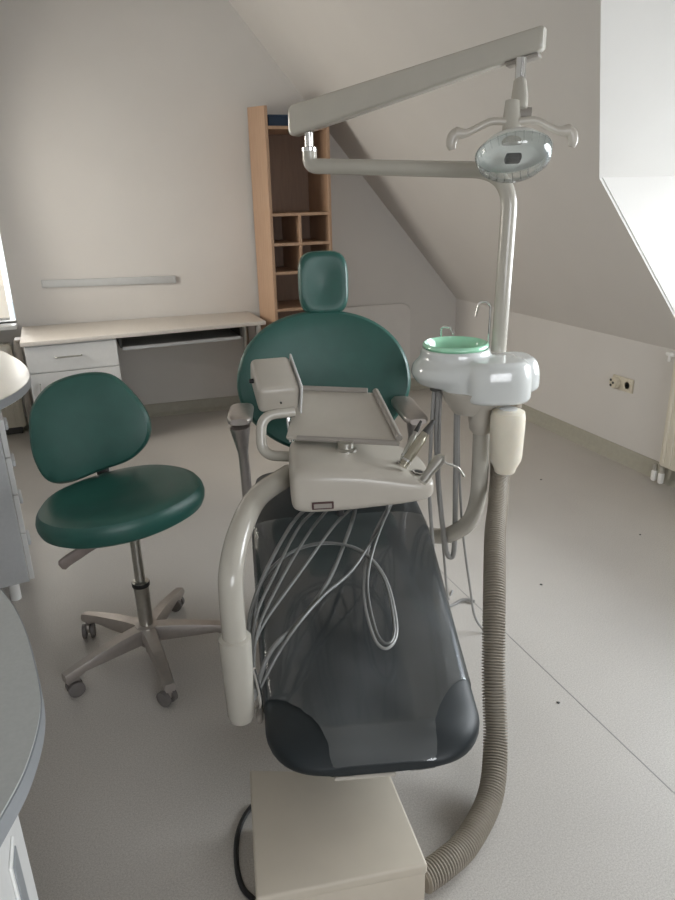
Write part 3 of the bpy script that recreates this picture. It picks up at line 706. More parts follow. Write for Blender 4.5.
# headrest
LH = math.radians(8)
mh = CM @ T(-0.002, 1.600, 1.268) @ basis((0, 0, 0), (1, 0, 0), (0, math.sin(LH), math.cos(LH)), (0, -math.cos(LH), math.sin(LH)))
ho = sup(0.097, 0.122, 3.6, 64)
def hd(x, y): return -0.012 * math.exp(-((x / 0.055) ** 2 + (y / 0.075) ** 2))
bm = B(); pad(bm, ho, [(0.6, -0.045), (0.92, -0.043), (0.99, -0.030), (1.0, -0.008), (0.985, 0.014), (0.95, 0.026), (0.88, 0.032), (0.78, 0.033), (0.66, 0.0325), (0.5, 0.032), (0.34, 0.032), (0.18, 0.032), (0.02, 0.032)], mh, warp=hd, c=(0, 0)); part('headrest', bm, M['green'], ch)
bm = B(); rbox(bm, (0, -0.14, -0.012), (0.05, 0.16, 0.016), 0.004, 2, mh); part('headrest_stem', bm, M['black'], ch)
bm = B(); tube(bm, [CM @ V(-0.012, 1.50, 0.40), CM @ V(-0.012, 1.53, 0.80)], 0.05, 16, flat=0.5); part('backrest_hinge', bm, M['plastic_d'], ch)
# arm rests
for lat, s0, sg in ((-0.330, 1.13, -1), (0.285, 1.24, 1)):
    lab = None
    bm = B(); pts = [CM @ V(lat, s0 - 0.05, 0.884), CM @ V(lat, s0 + 0.06, 0.880), CM @ V(lat, s0 + 0.20, 0.868)]
    if sg > 0: pts = [CM @ V(lat + 0.000, s0 - 0.11, 0.838), CM @ V(lat - 0.015, s0, 0.848), CM @ V(lat - 0.02, s0 + 0.15, 0.850)]
    rings = []
    P3 = cr(pts, 6); acr = (CM.to_3x3() @ V(1, 0, 0))
    for i, p in enumerate(P3):
        e = min(i, len(P3) - 1 - i); k = 1 - 0.35 * max(0, 1 - e / 2.0) ** 2
        rings.append([p + acr * (0.043 * k * math.copysign(abs(math.cos(a)) ** .6, math.cos(a))) + V(0, 0, 0.017 * k * math.copysign(abs(math.sin(a)) ** .7, math.sin(a))) for a in [2 * PI * j / 24 for j in range(24)]])
    loft(bm, rings); arm = part('armrest', bm, M['alu'], ch, label='grey arm rest of the patient chair')
    bm = B(); q0 = CM @ V(lat, s0 - 0.03 if sg < 0 else s0 - 0.06, 0.862 if sg < 0 else 0.832); q1 = CM @ V(lat * 0.985, s0 - 0.01, 0.70); q2 = CM @ V(lat * 0.985, s0 + 0.02, 0.46)
    tube(bm, cr([q0, q1, q2], 8), [0.036 - 0.018 * min(1, i / 5) for i in range(17)], 14, flat=0.75); part('armrest_post', bm, M['alu'], arm)

# ------------------------------------------------------------------ delivery unit over the patient's lap
du = thing('delivery_unit', 'beige instrument delivery unit with tray and hoses on a curved post over the patient chair', 'delivery unit', (0.25, 1.40, 0.33))
px_, py_ = 0.252, 1.402
bm = B(); lathe(bm, [(0.020, 0.350), (0.030, 0.356), (0.0345, 0.370), (0.037, 0.47), (0.0395, 0.585), (0.039, 0.594), (0.031, 0.598)], T(px_, py_, 0), 32); part('post_sleeve', bm, M['paintpole'], du)
bm = B(); rbox(bm, (0.046, 0, -0.01), (0.018, 0.05, 0.03), 0.01, 2, T(px_, py_, 0.372) @ RZ(CA)); part('post_bracket', bm, M['plastic_d'], du)
bm = B(); tube(bm, cr([(px_, py_, 0.590), (px_, py_, 0.70), (0.262, 1.423, 0.768), (0.305, 1.497, 0.823), (0.385, 1.625, 0.848), (0.51, 1.745, 0.846)], 10), 0.0295, 24); part('curved_arm', bm, M['paintpole'], du)
# head: several rounded volumes melted into one moulded shell
HM = T(0.475, 1.545, 0.0) @ RZ(CA)        # head frame: x right, y back
bm = B()
rings = []
for i, (x, zt, zb, y0, y1) in enumerate([(-0.024, 0.905, 0.825, 0.03, 0.24), (-0.014, 0.930, 0.812, 0.010, 0.27), (0.02, 0.936, 0.806, 0.001, 0.29), (0.12, 0.931, 0.808, 0.0, 0.30), (0.20, 0.917, 0.814, 0.0, 0.30),
                                          (0.27, 0.898, 0.820, 0.0, 0.295), (0.32, 0.886, 0.826, 0.004, 0.27), (0.345, 0.880, 0.832, 0.012, 0.22), (0.358, 0.872, 0.843, 0.03, 0.17)]):
    ring = []
    cy, hy, cz, hz = (y0 + y1) / 2, (y1 - y0) / 2, (zt + zb) / 2, (zt - zb) / 2
    for k in range(48):
        a = 2 * PI * k / 48; c, s = math.cos(a), math.sin(a)
        yy = cy + hy * math.copysign(abs(c) ** (2 / 10), c); zz = cz + hz * math.copysign(abs(s) ** (2 / 6.5), s)
        if s > 0: yy += 0.022 * s * (1 - (yy - y0) / (y1 - y0)) 
        ring.append(HM @ V(x, yy, zz))
    rings.append(ring)
loft(bm, rings)
hd_ = part('unit_head', bm, M['plastic'], du, ang=60)
sub = hd_.modifiers.new('sub', 'SUBSURF'); sub.levels = 1; sub.render_levels = 2
bm = B(); rbox(bm, (0.058, -0.0015, 0.836), (0.056, 0.004, 0.020), 0.001, 1, HM); lb = part('label_plate', bm, M['label'], hd_)
bm = B(); rbox(bm, (0.058, -0.0036, 0.836), (0.046, 0.002, 0.012), 0.0005, 1, HM); part('label_face', bm, M['plastic_d'], lb)
bm = B(); lathe(bm, [(0.010, 0.792), (0.010, 0.815)], HM @ T(0.105, 0.03, 0), 12); part('screw_knob', bm, M['black'], hd_)
for x, y, z in ((0.318, 0.060, 0.8905), (0.285, 0.110, 0.8985)):
    bm = B(); lathe(bm, [(0.016, 0), (0.018, 0.003), (0.012, 0.003), (0.011, 0.0005)], HM @ T(x, y, z - 0.002) @ RY(math.radians(9)), 20); hr = part('holder_socket', bm, M['plastic_d'], hd_)
    bm = B(); lathe(bm, [(0.0115, 0), (0.0115, 0.0022)], HM @ T(x, y, z - 0.002) @ RY(math.radians(9)), 16); part('holder_hole', bm, M['black'], hr)
# tray
FL, FR, BR, BL = V(0.509, 1.762, 0.953), V(0.782, 1.594, 0.949), V(0.850, 1.912, 1.003), V(0.639, 2.042, 1.006)
def quad_slab(bm, pts, nrm, th):
    a = [bm.verts.new(p) for p in pts]; b = [bm.verts.new(p - nrm * th) for p in pts]
    bm.faces.new(a); bm.faces.new(list(reversed(b)))
    for i in range(4): bm.faces.new((a[i], a[(i + 1) % 4], b[(i + 1) % 4], b[i]))
nt_ = (FR - FL).cross(BL - FL).normalized()
bm = B(); quad_slab(bm, [FL, FR, BR, BL], nt_, 0.010)
bmesh.ops.bevel(bm, geom=bm.edges[:], offset=0.003, segments=2, affect='EDGES'); tr = part('tray', bm, M['plastic'], du)
bm = B(); tube(bm, [FR.lerp(BR, .04) + nt_ * .006, FR.lerp(BR, .99) + nt_ * .006], 0.010, 10)
part('tray_rim', bm, M['plastic_d'], tr)
bm = B(); tube(bm, [BL.lerp(BR, .02) + nt_ * .005, BL.lerp(BR, .90) + nt_ * .005], 0.009, 10); part('tray_rim', bm, M['plastic_d'], tr)
bm = B(); tube(bm, [FL.lerp(FR, .10) - nt_ * .002, FL.lerp(FR, .99) - nt_ * .002], 0.008, 10); part('tray_rim', bm, M['plastic_d'], tr)
pv = HM @ V(0.135, 0.160, 0)
bm = B(); lathe(bm, [(0.030, 0.905), (0.030, 0.930), (0.022, 0.934), (0.022, 0.950)], T(pv.x, pv.y, 0), 24); part('tray_pivot', bm, M['steel'], du)
# film viewer box at the tray's left
bx_m = T(0.523, 1.905, 1.070) @ RZ(math.radians(-6)) @ RX(math.radians(22))
bm = B(); rbox(bm, (0, 0, 0), (0.118, 0.165, 0.086), 0.017, 4, bx_m); vb = part('viewer_box', bm, M['plastic'], du)
bm = B(); rbox(bm, (0.064, 0, -0.004), (0.006, 0.170, 0.098), 0.0025, 2, bx_m); part('viewer_screen', bm, M['white_lam'], vb)
bm = B(); lathe(bm, [(0.003, 0), (0.003, 0.004)], bx_m @ T(0.004, -0.0825, -0.006) @ RX(PI / 2), 10); part('screw', bm, M['black'], vb)
bm = B(); lathe(bm, [(0.007, 0), (0.007, 0.010), (0.005, 0.013)], bx_m @ T(-0.059, 0.01, 0.01) @ RY(-PI / 2), 12); part('switch_knob', bm, M['black'], vb)
bm = B(); tube(bm, [V(0.548, 1.88, 1.03), V(0.548, 1.845, 0.905)], 0.006, 10); part('viewer_stem', bm, M['chrome'], du)
bm = B(); tube(bm, bend([V(0.560, 1.835, 1.000), V(0.462, 1.845, 0.998), V(0.450, 1.818, 0.888), V(0.530, 1.78, 0.884)], 0.05, 8), 0.0150, 16); part('grab_handle', bm, M['paintpole'], du)
# hoses looping from under the head into the post sleeve
def CW(x, s, z): return CM @ V(x, s, z + (0.018 if 0.5 < s < 0.95 else 0.004))
def hx(x): return HM @ V(x, 0.06, 0.83)
ex = V(px_ + 0.035, py_ + 0.012, 0.0)
def sleeve(z): return V(px_ + 0.034, py_ - 0.004, z - 0.04)
hl = [
    ([hx(0.055), CW(-0.165, 0.80, 0.63), CW(-0.245, 0.62, 0.585), CW(-0.290, 0.48, 0.56), CW(-0.302, 0.40, 0.52), sleeve(0.470)], 0.0055, 'hose'),
    ([hx(0.083), CW(-0.150, 0.78, 0.62), CW(-0.235, 0.56, 0.575), CW(-0.285, 0.42, 0.54), sleeve(0.460)], 0.0045, 'hose'),
    ([hx(0.104), CW(-0.120, 0.76, 0.61), CW(-0.220, 0.53, 0.57), CW(-0.282, 0.39, 0.52), sleeve(0.450)], 0.0045, 'hose'),
    ([hx(0.190), CW(-0.030, 0.80, 0.62), CW(-0.160, 0.60, 0.56), CW(-0.262, 0.43, 0.53), CW(-0.290, 0.36, 0.49), sleeve(0.440)], 0.0045, 'hose'),
    ([hx(0.153), CW(0.020, 0.87, 0.58), CW(-0.073, 0.622, 0.525), CW(-0.167, 0.455, 0.515), CW(-0.246, 0.342, 0.505), sleeve(0.455)], 0.0062, 'hose'),
    ([hx(0.230), CW(0.128, 0.878, 0.59), CW(0.006, 0.669, 0.53), CW(-0.109, 0.521, 0.52), CW(-0.208, 0.371, 0.510), sleeve(0.445)], 0.0045, 'hose'),
    ([hx(0.250), CW(0.160, 0.95, 0.62), CW(0.067, 0.788, 0.54), CW(0.019, 0.562, 0.505), CW(0.024, 0.388, 0.490), CW(0.054, 0.345, 0.487), CW(0.091, 0.429, 0.490), CW(0.091, 0.634, 0.507), CW(0.031, 0.761, 0.535), CW(-0.076, 0.788, 0.55), CW(-0.188, 0.728, 0.555), CW(-0.271, 0.572, 0.555), CW(-0.297, 0.43, 0.52), sleeve(0.455)], 0.0042, 'hose_l'),
    ([hx(0.267), CW(0.185, 0.99, 0.63), CW(0.092, 0.80, 0.555), CW(0.034, 0.60, 0.516), CW(0.032, 0.410, 0.495), CW(0.058, 0.362, 0.488), CW(0.084, 0.432, 0.492), CW(0.084, 0.622, 0.512), CW(0.028, 0.748, 0.54), CW(-0.076, 0.775, 0.56), CW(-0.180, 0.718, 0.565), CW(-0.264, 0.565, 0.565), CW(-0.290, 0.43, 0.53), sleeve(0.465)], 0.0042, 'hose'),
]
for pts, r, mm in hl:
    bm = B(); tube(bm, cr(pts, 10), r, 10); part('instrument_hose', bm, M[mm], du, label='pale thin looped hose' if mm == 'hose_l' else None)
bm = B(); tube(bm, cr([V(px_ + 0.038, py_ - 0.01, 0.50), V(px_ + 0.047, py_ - 0.02, 0.43), V(px_ + 0.045, py_ - 0.02, 0.39), V(px_ + 0.034, py_, 0.375)], 6), 0.005, 8); part('sleeve_handle', bm, M['chrome'], du)

# instruments standing in the holders of the unit head
def handpiece(label, p0, p1, r, mm):
    p0 = Vector(p0); p1 = Vector(p1); t = thing('handpiece', label, 'handpiece', p0, 0, 'handpieces in the delivery unit holders')
    d = (p1 - p0)
    bm = B(); tube(bm, [p0, p0 + d * .05, p0 + d * .06, p0 + d * .60, p0 + d * .62, p0 + d * .72], [r * .9, r * .9, r, r, r * .85, r * .8], 18); part('body', bm, M[mm], t)
    bm = B(); tube(bm, [p0 + d * .72, p0 + d * .80, p0 + d * .97, p1], [r * .75, r * .7, r * .45, r * .35], 14); part('tip', bm, M['dgrey'], t)
    bm = B(); tube(bm, [p0 + d * .10, p0 + d * .14], r * 1.05, 18); part('ring', bm, M['chrome'], t)
    return t
handpiece('thin dark tipped steel handpiece standing behind the wider one on the delivery unit', (0.779, 1.576, 0.904), (0.849, 1.602, 1.000), 0.0085, 'steel')
handpiece('wide pale golden steel handpiece standing in front of the thin one on the delivery unit', (0.757, 1.528, 0.907), (0.862, 1.556, 1.012), 0.0135, 'handp')
t = thing('air_water_syringe', 'grey metal air water syringe with bent nozzle at the right end of the delivery unit', 'syringe', (0.785, 1.468, 0.88))
bm = B(); tube(bm, [V(0.779, 1.458, 0.884), V(0.80, 1.466, 0.902), V(0.838, 1.480, 0.929)], [0.011, 0.012, 0.017], 16); part('grip', bm, M['steel'], t)
bm = B(); tube(bm, [V(0.830, 1.478, 0.930), V(0.848, 1.482, 0.932)], 0.013, 14); lathe(bm, [(0.006, 0), (0.006, 0.008)], T(0.846, 1.475, 0.936), 12); part('head', bm, M['steel'], t)
bm = B(); tube(bm, bend([V(0.845, 1.478, 0.926), V(0.892, 1.470, 0.902), V(0.905, 1.462, 0.878)], 0.012, 4), 0.003, 8); part('nozzle', bm, M['steel'], t)

# ------------------------------------------------------------------ cuspidor unit on its column
cu = thing('cuspidor_unit', 'white spittoon unit with mint green bowl on a column right of the patient chair', 'spittoon', (1.26, 1.96, 0.42))
cxu, cyu = 1.285, 1.972
bm = B(); tube(bm, cr([CM @ V(0.275, 1.30, 0.325), CM @ V(0.386, 1.179, 0.363), (1.205, 1.989, 0.408), (1.240, 1.948, 0.468), (1.268, 1.950, 0.545), (1.282, 1.965, 0.645), (cxu, cyu, 0.78), (cxu, cyu, 0.90)], 10), 0.030, 28); part('column', bm, M['paintpole'], cu)
# moulded body
UM = T(1.262, 1.975, 0.0) @ RZ(math.radians(-18))     # x to the right, y to the back
bm = B()
BC = UM.inverted() @ V(1.243, 2.100, 0)
def ell(c, a, b, z0, z1, n=2.6, k=40, top=1.0, m=UM, tl=(0, 0)):
    rings = []
    o = sup(a, b, n, k)
    for s, z in ((0.90, z0), (1.0, z0 + 0.012), (1.0, z0 + (z1 - z0) * .55), (0.98 * top, z0 + (z1 - z0) * .78), (0.90 * top, z0 + (z1 - z0) * .94), (0.74 * top, z1)):
        rings.append([m @ V(c[0] + x * s, c[1] + y * s, z + tl[0] * x * (1 if z < (z0 + z1) / 2 else 0)) for x, y in o])
    loft(bm, rings)
# ring round the bowl
lathe(bm, [(0.088, 1.00), (0.097, 1.03), (0.108, 1.072), (0.113, 1.080), (0.121, 1.072), (0.124, 1.043), (0.150, 1.015), (0.156, 0.985), (0.135, 0.952), (0.05, 0.935)], UM @ T(BC.x, BC.y, 0), 48, True, True)
lathe(bm, [(0.10, 0.960), (0.10, 1.004)], UM @ T(BC.x, BC.y, 0), 40)
ell((0.062, 0.000), 0.116, 0.098, 0.911, 1.052, 2.8, top=0.97)
ell((0.03, 0.055), 0.150, 0.11, 0.925, 1.045, 2.8)
ell((0.138, 0.100), 0.098, 0.10, 0.925, 1.040, 3.0, top=0.95)
body = part('unit_body', bm, M['white_pl'], cu, ang=80)
remesh(body, 0.005, 18)
bm = B(); lathe(bm, [(0.031, 0.79), (0.041, 0.805), (0.046, 0.84), (0.050, 0.885), (0.072, 0.922)], UM @ T(0.020, 0.005, 0), 40); 
lathe(bm, [(0.055, 0.86), (0.085, 0.90), (0.10, 0.945)], UM @ T(-0.02, 0.03, 0), 36)
part('unit_neck', bm, M['plastic'], cu)
bm = B(); lathe(bm, [(0.055, 1.006), (0.085, 1.012), (0.095, 1.035), (0.106, 1.072), (0.112, 1.082), (0.116, 1.081), (0.115, 1.089), (0.109, 1.092), (0.102, 1.076), (0.090, 1.038), (0.070, 1.022), (0.040, 1.017), (0.010, 1.014)], UM @ T(BC.x, BC.y, 0), 56); bw = part('bowl', bm, M['mint'], cu, ang=60)
bm = B(); lathe(bm, [(0.014, 1.013), (0.013, 1.018), (0.004, 1.0185)], UM @ T(BC.x, BC.y, 0), 18); part('drain', bm, M['chrome'], bw)
bm = B(); tube(bm, bend([V(1.340, 2.042, 1.04), V(1.346, 2.049, 1.225), V(1.315, 2.072, 1.235), V(1.304, 2.076, 1.180)], 0.022, 8), 0.0042, 10); part('cup_filler_spout', bm, M['chrome'], cu)
bm = B(); lathe(bm, [(0.009, 1.05), (0.009, 1.082), (0.006, 1.088)], T(1.318, 2.035, -0.008), 14); part('spout_base', bm, M['chrome'], cu)
bm = B(); b0 = UM @ V(BC.x - 0.03, BC.y + 0.112, 0)
tube(bm, bend([V(b0.x, b0.y, 1.06), V(b0.x, b0.y, 1.128), V(b0.x + 0.022, b0.y - 0.03, 1.128), V(b0.x + 0.024, b0.y - 0.045, 1.105)], 0.014, 6), 0.005, 10); part('rinse_spout', bm, M['chrome'], cu)
# hoses hanging under the unit
def hang(pts, r, mm='hose'):
    bm = B(); tube(bm, cr(pts, 10), r, 10); part('suction_hose', bm, M['hose_s'], cu)
hang([(1.165, 2.075, 0.955), (1.145, 2.045, 0.80), (1.135, 2.00, 0.60), (1.165, 1.99, 0.36), (1.185, 1.985, 0.31), (1.20, 1.985, 0.35), (1.21, 2.01, 0.60), (1.215, 2.03, 0.86)], 0.0095)
hang([(1.150, 2.078, 0.955), (1.122, 2.04, 0.80), (1.09, 1.985, 0.60), (1.085, 1.95, 0.45), (1.12, 1.98, 0.25), (1.18, 2.03, 0.10), (1.26, 2.10, 0.012), (1.335, 2.12, 0.010), (1.37, 2.09, 0.010)], 0.0065)
hang([(1.175, 2.070, 0.955), (1.155, 2.04, 0.84), (1.135, 2.00, 0.66), (1.14, 1.99, 0.50), (1.19, 2.03, 0.24), (1.28, 2.15, 0.012), (1.33, 2.20, 0.008)], 0.005)
hang([(1.225, 2.03, 0.90), (1.225, 2.02, 0.70), (1.232, 1.985, 0.42), (1.255, 1.95, 0.18), (1.27, 1.93, 0.06), (1.30, 1.90, 0.008), (1.33, 1.88, 0.007)], 0.0045)
for z, x, y in ((0.945, 1.160, 2.072),):
    bm = B(); rbox(bm, (x, y, z), (0.05, 0.03, 0.025), 0.006, 2); part('hose_clip', bm, M['dgrey'], cu)
# water bottle hanging under the body
bt = thing('water_bottle', 'milky white water bottle hanging under the right side of the spittoon unit', 'bottle', (1.305, 1.845, 0.72))
mbt = T(1.318, 1.868, -0.018)
bm = B(); lathe(bm, [(0.030, 0.690), (0.035, 0.694), (0.038, 0.706), (0.053, 0.738), (0.0555, 0.755), (0.058, 0.86), (0.058, 0.890), (0.054, 0.910), (0.036, 0.918)], mbt, 36); part('bottle_body', bm, M['bottle'], bt)
bm = B(); lathe(bm, [(0.030, 0.9175), (0.030, 0.920)], mbt, 24); part('bottle_cap', bm, M['white_lam'], bt)

# ------------------------------------------------------------------ operating light on its pole
ol = thing('operating_light', 'dental operating light with two handles on a beige jointed arm above the spittoon', 'dental lamp', (1.40, 2.06, 1.05))
bm = B(); tube(bm, bend([(1.397, 2.055, 0.985), (1.408, 2.066, 1.655), (0.889, 2.572, 1.685), (0.889, 2.574, 1.735)], 0.085, 12)[:14], 0.026, 24)
bm.free(); bm = B()
path = bend([(1.392, 2.055, 1.054), (1.410, 2.066, 1.648), (0.887, 2.572, 1.688)], 0.135, 16)
path = path[:-1] + bend([path[-1] + (path[-2] - path[-1]).normalized() * 0.10, (0.887, 2.572, 1.688), (0.887, 2.572, 1.745)], 0.038, 10)
tube(bm, path, 0.0265, 24); part('pole', bm, M['paintpole'], ol)
bm = B(); lathe(bm, [(0.0275, 1.738), (0.028, 1.742), (0.028, 1.750), (0.022, 1.752), (0.016, 1.754), (0.016, 1.80)], T(0.887, 2.572, 0), 24); part('pivot_pin', bm, M['chrome'], ol)
bA, bB_ = V(0.842, 2.622, 1.838), V(1.425, 1.960, 2.008)
ax = (bB_ - bA).normalized(); lat_ = ax.cross(V(0, 0, 1)).normalized(); up_ = V(0, 0, 1)
bm = B(); rings = []
L = (bB_ - bA).length
for d, hh in ((0, .82), (.006, .92), (.016, 1.0), (L * .5, 1.0), (L - .012, 1.0), (L - .004, .93), (L, .84)):
    s = d / L; h = (0.052 * (1 - s) + 0.033 * s); w = 0.033 * (1 - s) + 0.026 * s; p = bA + ax * d
    rings.append([p + lat_ * w * hh * math.copysign(abs(math.cos(a)) ** .35, math.cos(a)) + up_ * h * hh * math.copysign(abs(math.sin(a)) ** .35, math.sin(a)) for a in [2 * PI * (k + .5) / 32 for k in range(32)]])
loft(bm, rings); part('spring_arm', bm, M['paintpole'], ol, ang=40)
bm = B(); rbox(bm, (0, 0, 0), (0.10, 0.05, 0.012), 0.004, 2, plane_from(bB_ - ax * 0.06 - V(0, 0, 0.042), ax, lat_)); part('arm_end_plate', bm, M['plastic_d'], ol)
bm = B(); lathe(bm, [(0.016, 0), (0.016, 0.09)], T(1.352, 1.966, 1.865), 20); part('swivel_pin', bm, M['chrome'], ol)
bm = B(); tube(bm, [V(1.352, 1.966, 1.890), V(1.340, 1.945, 1.850), V(1.322, 1.915, 1.800)], [0.024, 0.031, 0.028], 18, flat=0.8); part('yoke', bm, M['paintpole'], ol)
bm = B(); tube(bm, [V(1.300, 1.93, 1.800), V(1.352, 1.90, 1.795)], 0.020, 18); part('tilt_joint', bm, M['plastic_d'], ol)
bm = B(); tube(bm, [V(1.296, 1.915, 1.832), V(1.290, 1.905, 1.78), V(1.288, 1.895, 1.715)], [0.022, 0.028, 0.031], 18, flat=0.8); part('lamp_neck', bm, M['paintpole'], ol)
# head: reflector dish, glass shield, bulb cover, handles; its axis looks down and towards the camera
la = V(-0.16, -0.45, -0.88).normalized()
lm = plane_from((1.285, 1.885, 1.712), V(0.95, -0.31, 0), V(0.3, 0.9, 0)); 
xx = V(0.94, -0.33, 0); xx = (xx - xx.dot(la) * la).normalized(); yy = la.cross(xx); lm = basis((1.281, 1.880, 1.716), xx, yy, la)
bm = B(); lathe(bm, [(0.020, -0.022), (0.050, -0.016), (0.085, 0.004), (0.105, 0.026), (0.108, 0.030), (0.104, 0.030), (0.083, 0.009), (0.05, -0.010), (0.018, -0.016)], lm, 48); part('reflector', bm, M['reflector'], ol, ang=50)
bm = B(); rings = []
lathe(bm, [(0.108, 0.030), (0.109, 0.044), (0.102, 0.064), (0.078, 0.082), (0.042, 0.092), (0.005, 0.095)], lm, 48, False, True); sh = part('glass_shield', bm, M['shield'], ol, ang=60)
bm = B()
for k in range(28):
    a = 2 * PI * k / 28
    tube(bm, [lm @ V(0.1095 * math.cos(a), 0.1095 * math.sin(a), 0.031), lm @ V(0.102 * math.cos(a), 0.102 * math.sin(a), 0.055)], 0.0016, 6)
tube(bm, [lm @ V(0.109 * math.cos(2 * PI * k / 48), 0.109 * math.sin(2 * PI * k / 48), 0.031) for k in range(49)], 0.003, 6)
part('shield_rim', bm, M['shield'], sh)
bm = B(); rbox(bm, (-0.004, 0.004, 0.050), (0.046, 0.034, 0.020), 0.006, 2, lm); part('bulb_cover', bm, M['black'], ol)
for sg in (-1, 1):
    def hp(x, z, d=0.0): return V(1.288, 1.895, 0) + V(0.933, -0.36, 0) * x * sg + V(0.36, 0.933, 0) * d + V(0, 0, z)
    bm = B(); pts = cr([hp(0.015, 1.775), hp(0.065, 1.777), hp(0.105, 1.760), hp(0.135, 1.748), hp(0.168, 1.748)], 6)
    tube(bm, pts, [0.011] * 18 + [0.012 + 0.001 * i for i in range(7)], 14, flat=0.8)
    hb = part('handle_arm', bm, M['plastic'], ol)
    bm = B(); tube(bm, cr([hp(0.150, 1.752), hp(0.172, 1.742), hp(0.180, 1.722), hp(0.176, 1.703)], 5), [0.012, .015, .016, .017, .017, .017, .017, .017, .016, .016, .015, .015, .014, .013, .012, .010], 14, flat=0.7); part('handle_grip', bm, M['plastic'], hb)

# ------------------------------------------------------------------ ribbed hose, floor box, cable
pts = cr([(1.402, 1.965, 0.895), (1.388, 1.968, 0.80), (1.368, 1.968, 0.70), (1.322, 1.900, 0.615), (1.245, 1.790, 0.577), (1.172, 1.690, 0.538), (1.075, 1.535, 0.43), (0.995, 1.400, 0.265), (0.945, 1.300, 0.125), (0.865, 1.195, 0.055), (0.74, 1.105, 0.042), (0.65, 1.065, 0.052), (0.578, 1.045, 0.058)], 30)
# even steps along the path, one rib every 6.5 mm
cum = [0]
for a, b in zip(pts, pts[1:]): cum.append(cum[-1] + (b - a).length)
def along(d):
    for i in range(len(cum) - 1):
        if cum[i + 1] >= d:
            t_ = (d - cum[i]) / max(1e-6, cum[i + 1] - cum[i]); return pts[i].lerp(pts[i + 1], t_)
    return pts[-1]
step = 0.0084; path = []; rad = []
k = 0
while k * step < cum[-1]:
    for f, r in ((0.0, 0.0265), (0.22, 0.0345), (0.55, 0.0345), (0.77, 0.0265)):
        d = (k + f) * step
        if d < cum[-1]: path.append(along(d)); rad.append(r)
    k += 1
bm = B(); tube(bm, path, rad, 20)
single('ribbed_hose', bm, M['ribbed'], 'thick taupe ribbed suction hose running from the spittoon column to the floor box', 'hose', (0.9, 1.3, 0.0), ang=30)

fb = thing('floor_box', 'cream metal connection box on the floor in front of the foot end', 'box', (0.40, 1.21, 0))
fo = [(0.258, 1.393), (0.589, 1.245), (0.557, 0.978), (0.183, 1.043)]
bm = B(); prism(bm, [(x + (0.40 - x) * .02, y + (1.17 - y) * .02) for x, y in fo], 0.0, 0.165, 0.004, 2, all_edges=True); part('box_body', bm, M['box'], fb)
bm = B(); prism(bm, fo, 0.165, 0.195, 0.007, 3, all_edges=True); part('box_lid', bm, M['box'], fb)
bm = B(); tube(bm, cr([(0.285, 1.46, 0.012), (0.240, 1.425, 0.008), (0.205, 1.365, 0.008), (0.186, 1.285, 0.008), (0.186, 1.225, 0.008), (0.203, 1.185, 0.008)], 8), 0.007, 10)
single('cable', bm, M['black'], 'black cable curving on the floor out of the left side of the cream floor box', 'cable', (0.2, 1.3, 0))

# specks of dirt on the floor, each one lying where it fell
for i, (x, y, r, lab) in enumerate(((2.418, 3.062, 0.0055, 'dark crumb on the floor in front of the wall sockets'), (1.707, 2.103, 0.005, 'dark crumb on the floor right of the ribbed hose'),
                                    (2.427, 2.295, 0.0045, 'dark crumb on the floor near the radiator'), (1.308, 1.474, 0.0045, 'dark crumb on the floor by the vinyl joint'))):
    bm = B(); bmesh.ops.create_icosphere(bm, subdivisions=2, radius=r)
    for v in bm.verts: v.co = V(v.co.x * (1 + .4 * random.random()), v.co.y * (1 + .4 * random.random()), v.co.z * .4) + V(x, y, r * .4)
    single('crumb', bm, M['dgrey'], lab, 'crumb', (x, y, 0), 'crumbs on the floor')

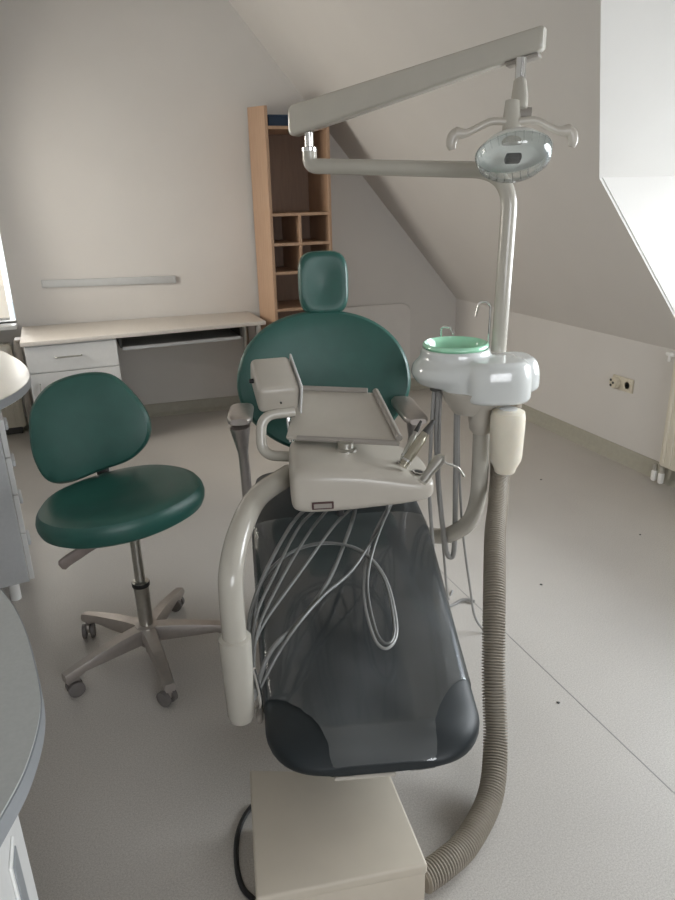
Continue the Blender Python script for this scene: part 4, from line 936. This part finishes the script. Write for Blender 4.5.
# ------------------------------------------------------------------ light
W = bpy.data.worlds.new('sky'); S.world = W; W.use_nodes = True
nt = W.node_tree; bg = nt.nodes['Background']
tc = nt.nodes.new('ShaderNodeTexCoord'); sx = nt.nodes.new('ShaderNodeSeparateXYZ'); nt.links.new(tc.outputs['Generated'], sx.inputs[0])
rp = nt.nodes.new('ShaderNodeValToRGB'); rp.color_ramp.elements[0].color = (0.9, 0.95, 1.0, 1); rp.color_ramp.elements[1].color = (0.62, 0.78, 1.0, 1)
nt.links.new(sx.outputs['Z'], rp.inputs['Fac']); nt.links.new(rp.outputs[0], bg.inputs['Color']); bg.inputs['Strength'].default_value = 2.0

def area(name, loc, target, sx_, sy_, power, col):
    l = bpy.data.lights.new(name, 'AREA'); l.shape = 'RECTANGLE'; l.size = sx_; l.size_y = sy_; l.energy = power; l.color = col
    o = bpy.data.objects.new(name, l); COL.objects.link(o); o.location = loc
    d = Vector(target) - Vector(loc); o.rotation_euler = d.to_track_quat('-Z', 'Y').to_euler(); return o
D = math.radians
area('daylight_dormer', (XK + 0.42, DYM + 0.05, 1.50), (1.3, DYM + .35, 0.6), 1.9, 1.1, 84, (0.92, 0.97, 1.0)).data.spread = D(155)
area('daylight_left', (XL - 0.40, 4.25, 1.70), (0.6, 3.9, 0.8), 0.95, 1.1, 62, (1.0, 0.93, 0.82))
area('daylight_back', (-0.62, YB + 0.52, 1.6), (-0.3, 3.5, 0.5), 0.5, 1.2, 26, (1.0, 0.95, 0.87))
area('fill_rear', (0.65, YR - 0.35, 1.65), (0.8, 2.0, 0.9), 2.0, 1.2, 58, (0.97, 0.98, 1.0))  # added fill from behind the camera, no source seen there

# ------------------------------------------------------------------ camera (1.58 m high, looking 20 degrees down)
cd = bpy.data.cameras.new('camera'); cam = bpy.data.objects.new('camera', cd); COL.objects.link(cam)
right = V(0.9328, -0.3597, -0.0232); up = V(0.1443, 0.3133, 0.9386); fwd = V(0.3304, 0.8789, -0.3442)
cam.matrix_world = CAMM = basis((0, 0, 1.58), right.normalized(), up.normalized(), -fwd.normalized())
cd.sensor_fit = 'HORIZONTAL'; cd.sensor_width = 36.0; cd.lens = 36.0 * 690.0 / 675.0
cd.clip_start = 0.02
S.camera = cam
S.view_settings.view_transform = 'Standard'; S.view_settings.look = 'None'; S.view_settings.gamma = 1.0
S.view_settings.use_curve_mapping = False; S.view_settings.exposure = 0.04
S.cycles.max_bounces = 10; S.cycles.diffuse_bounces = 5; S.cycles.transparent_max_bounces = 12
S.cycles.sample_clamp_indirect = 4.0
S.cycles.use_denoising = True
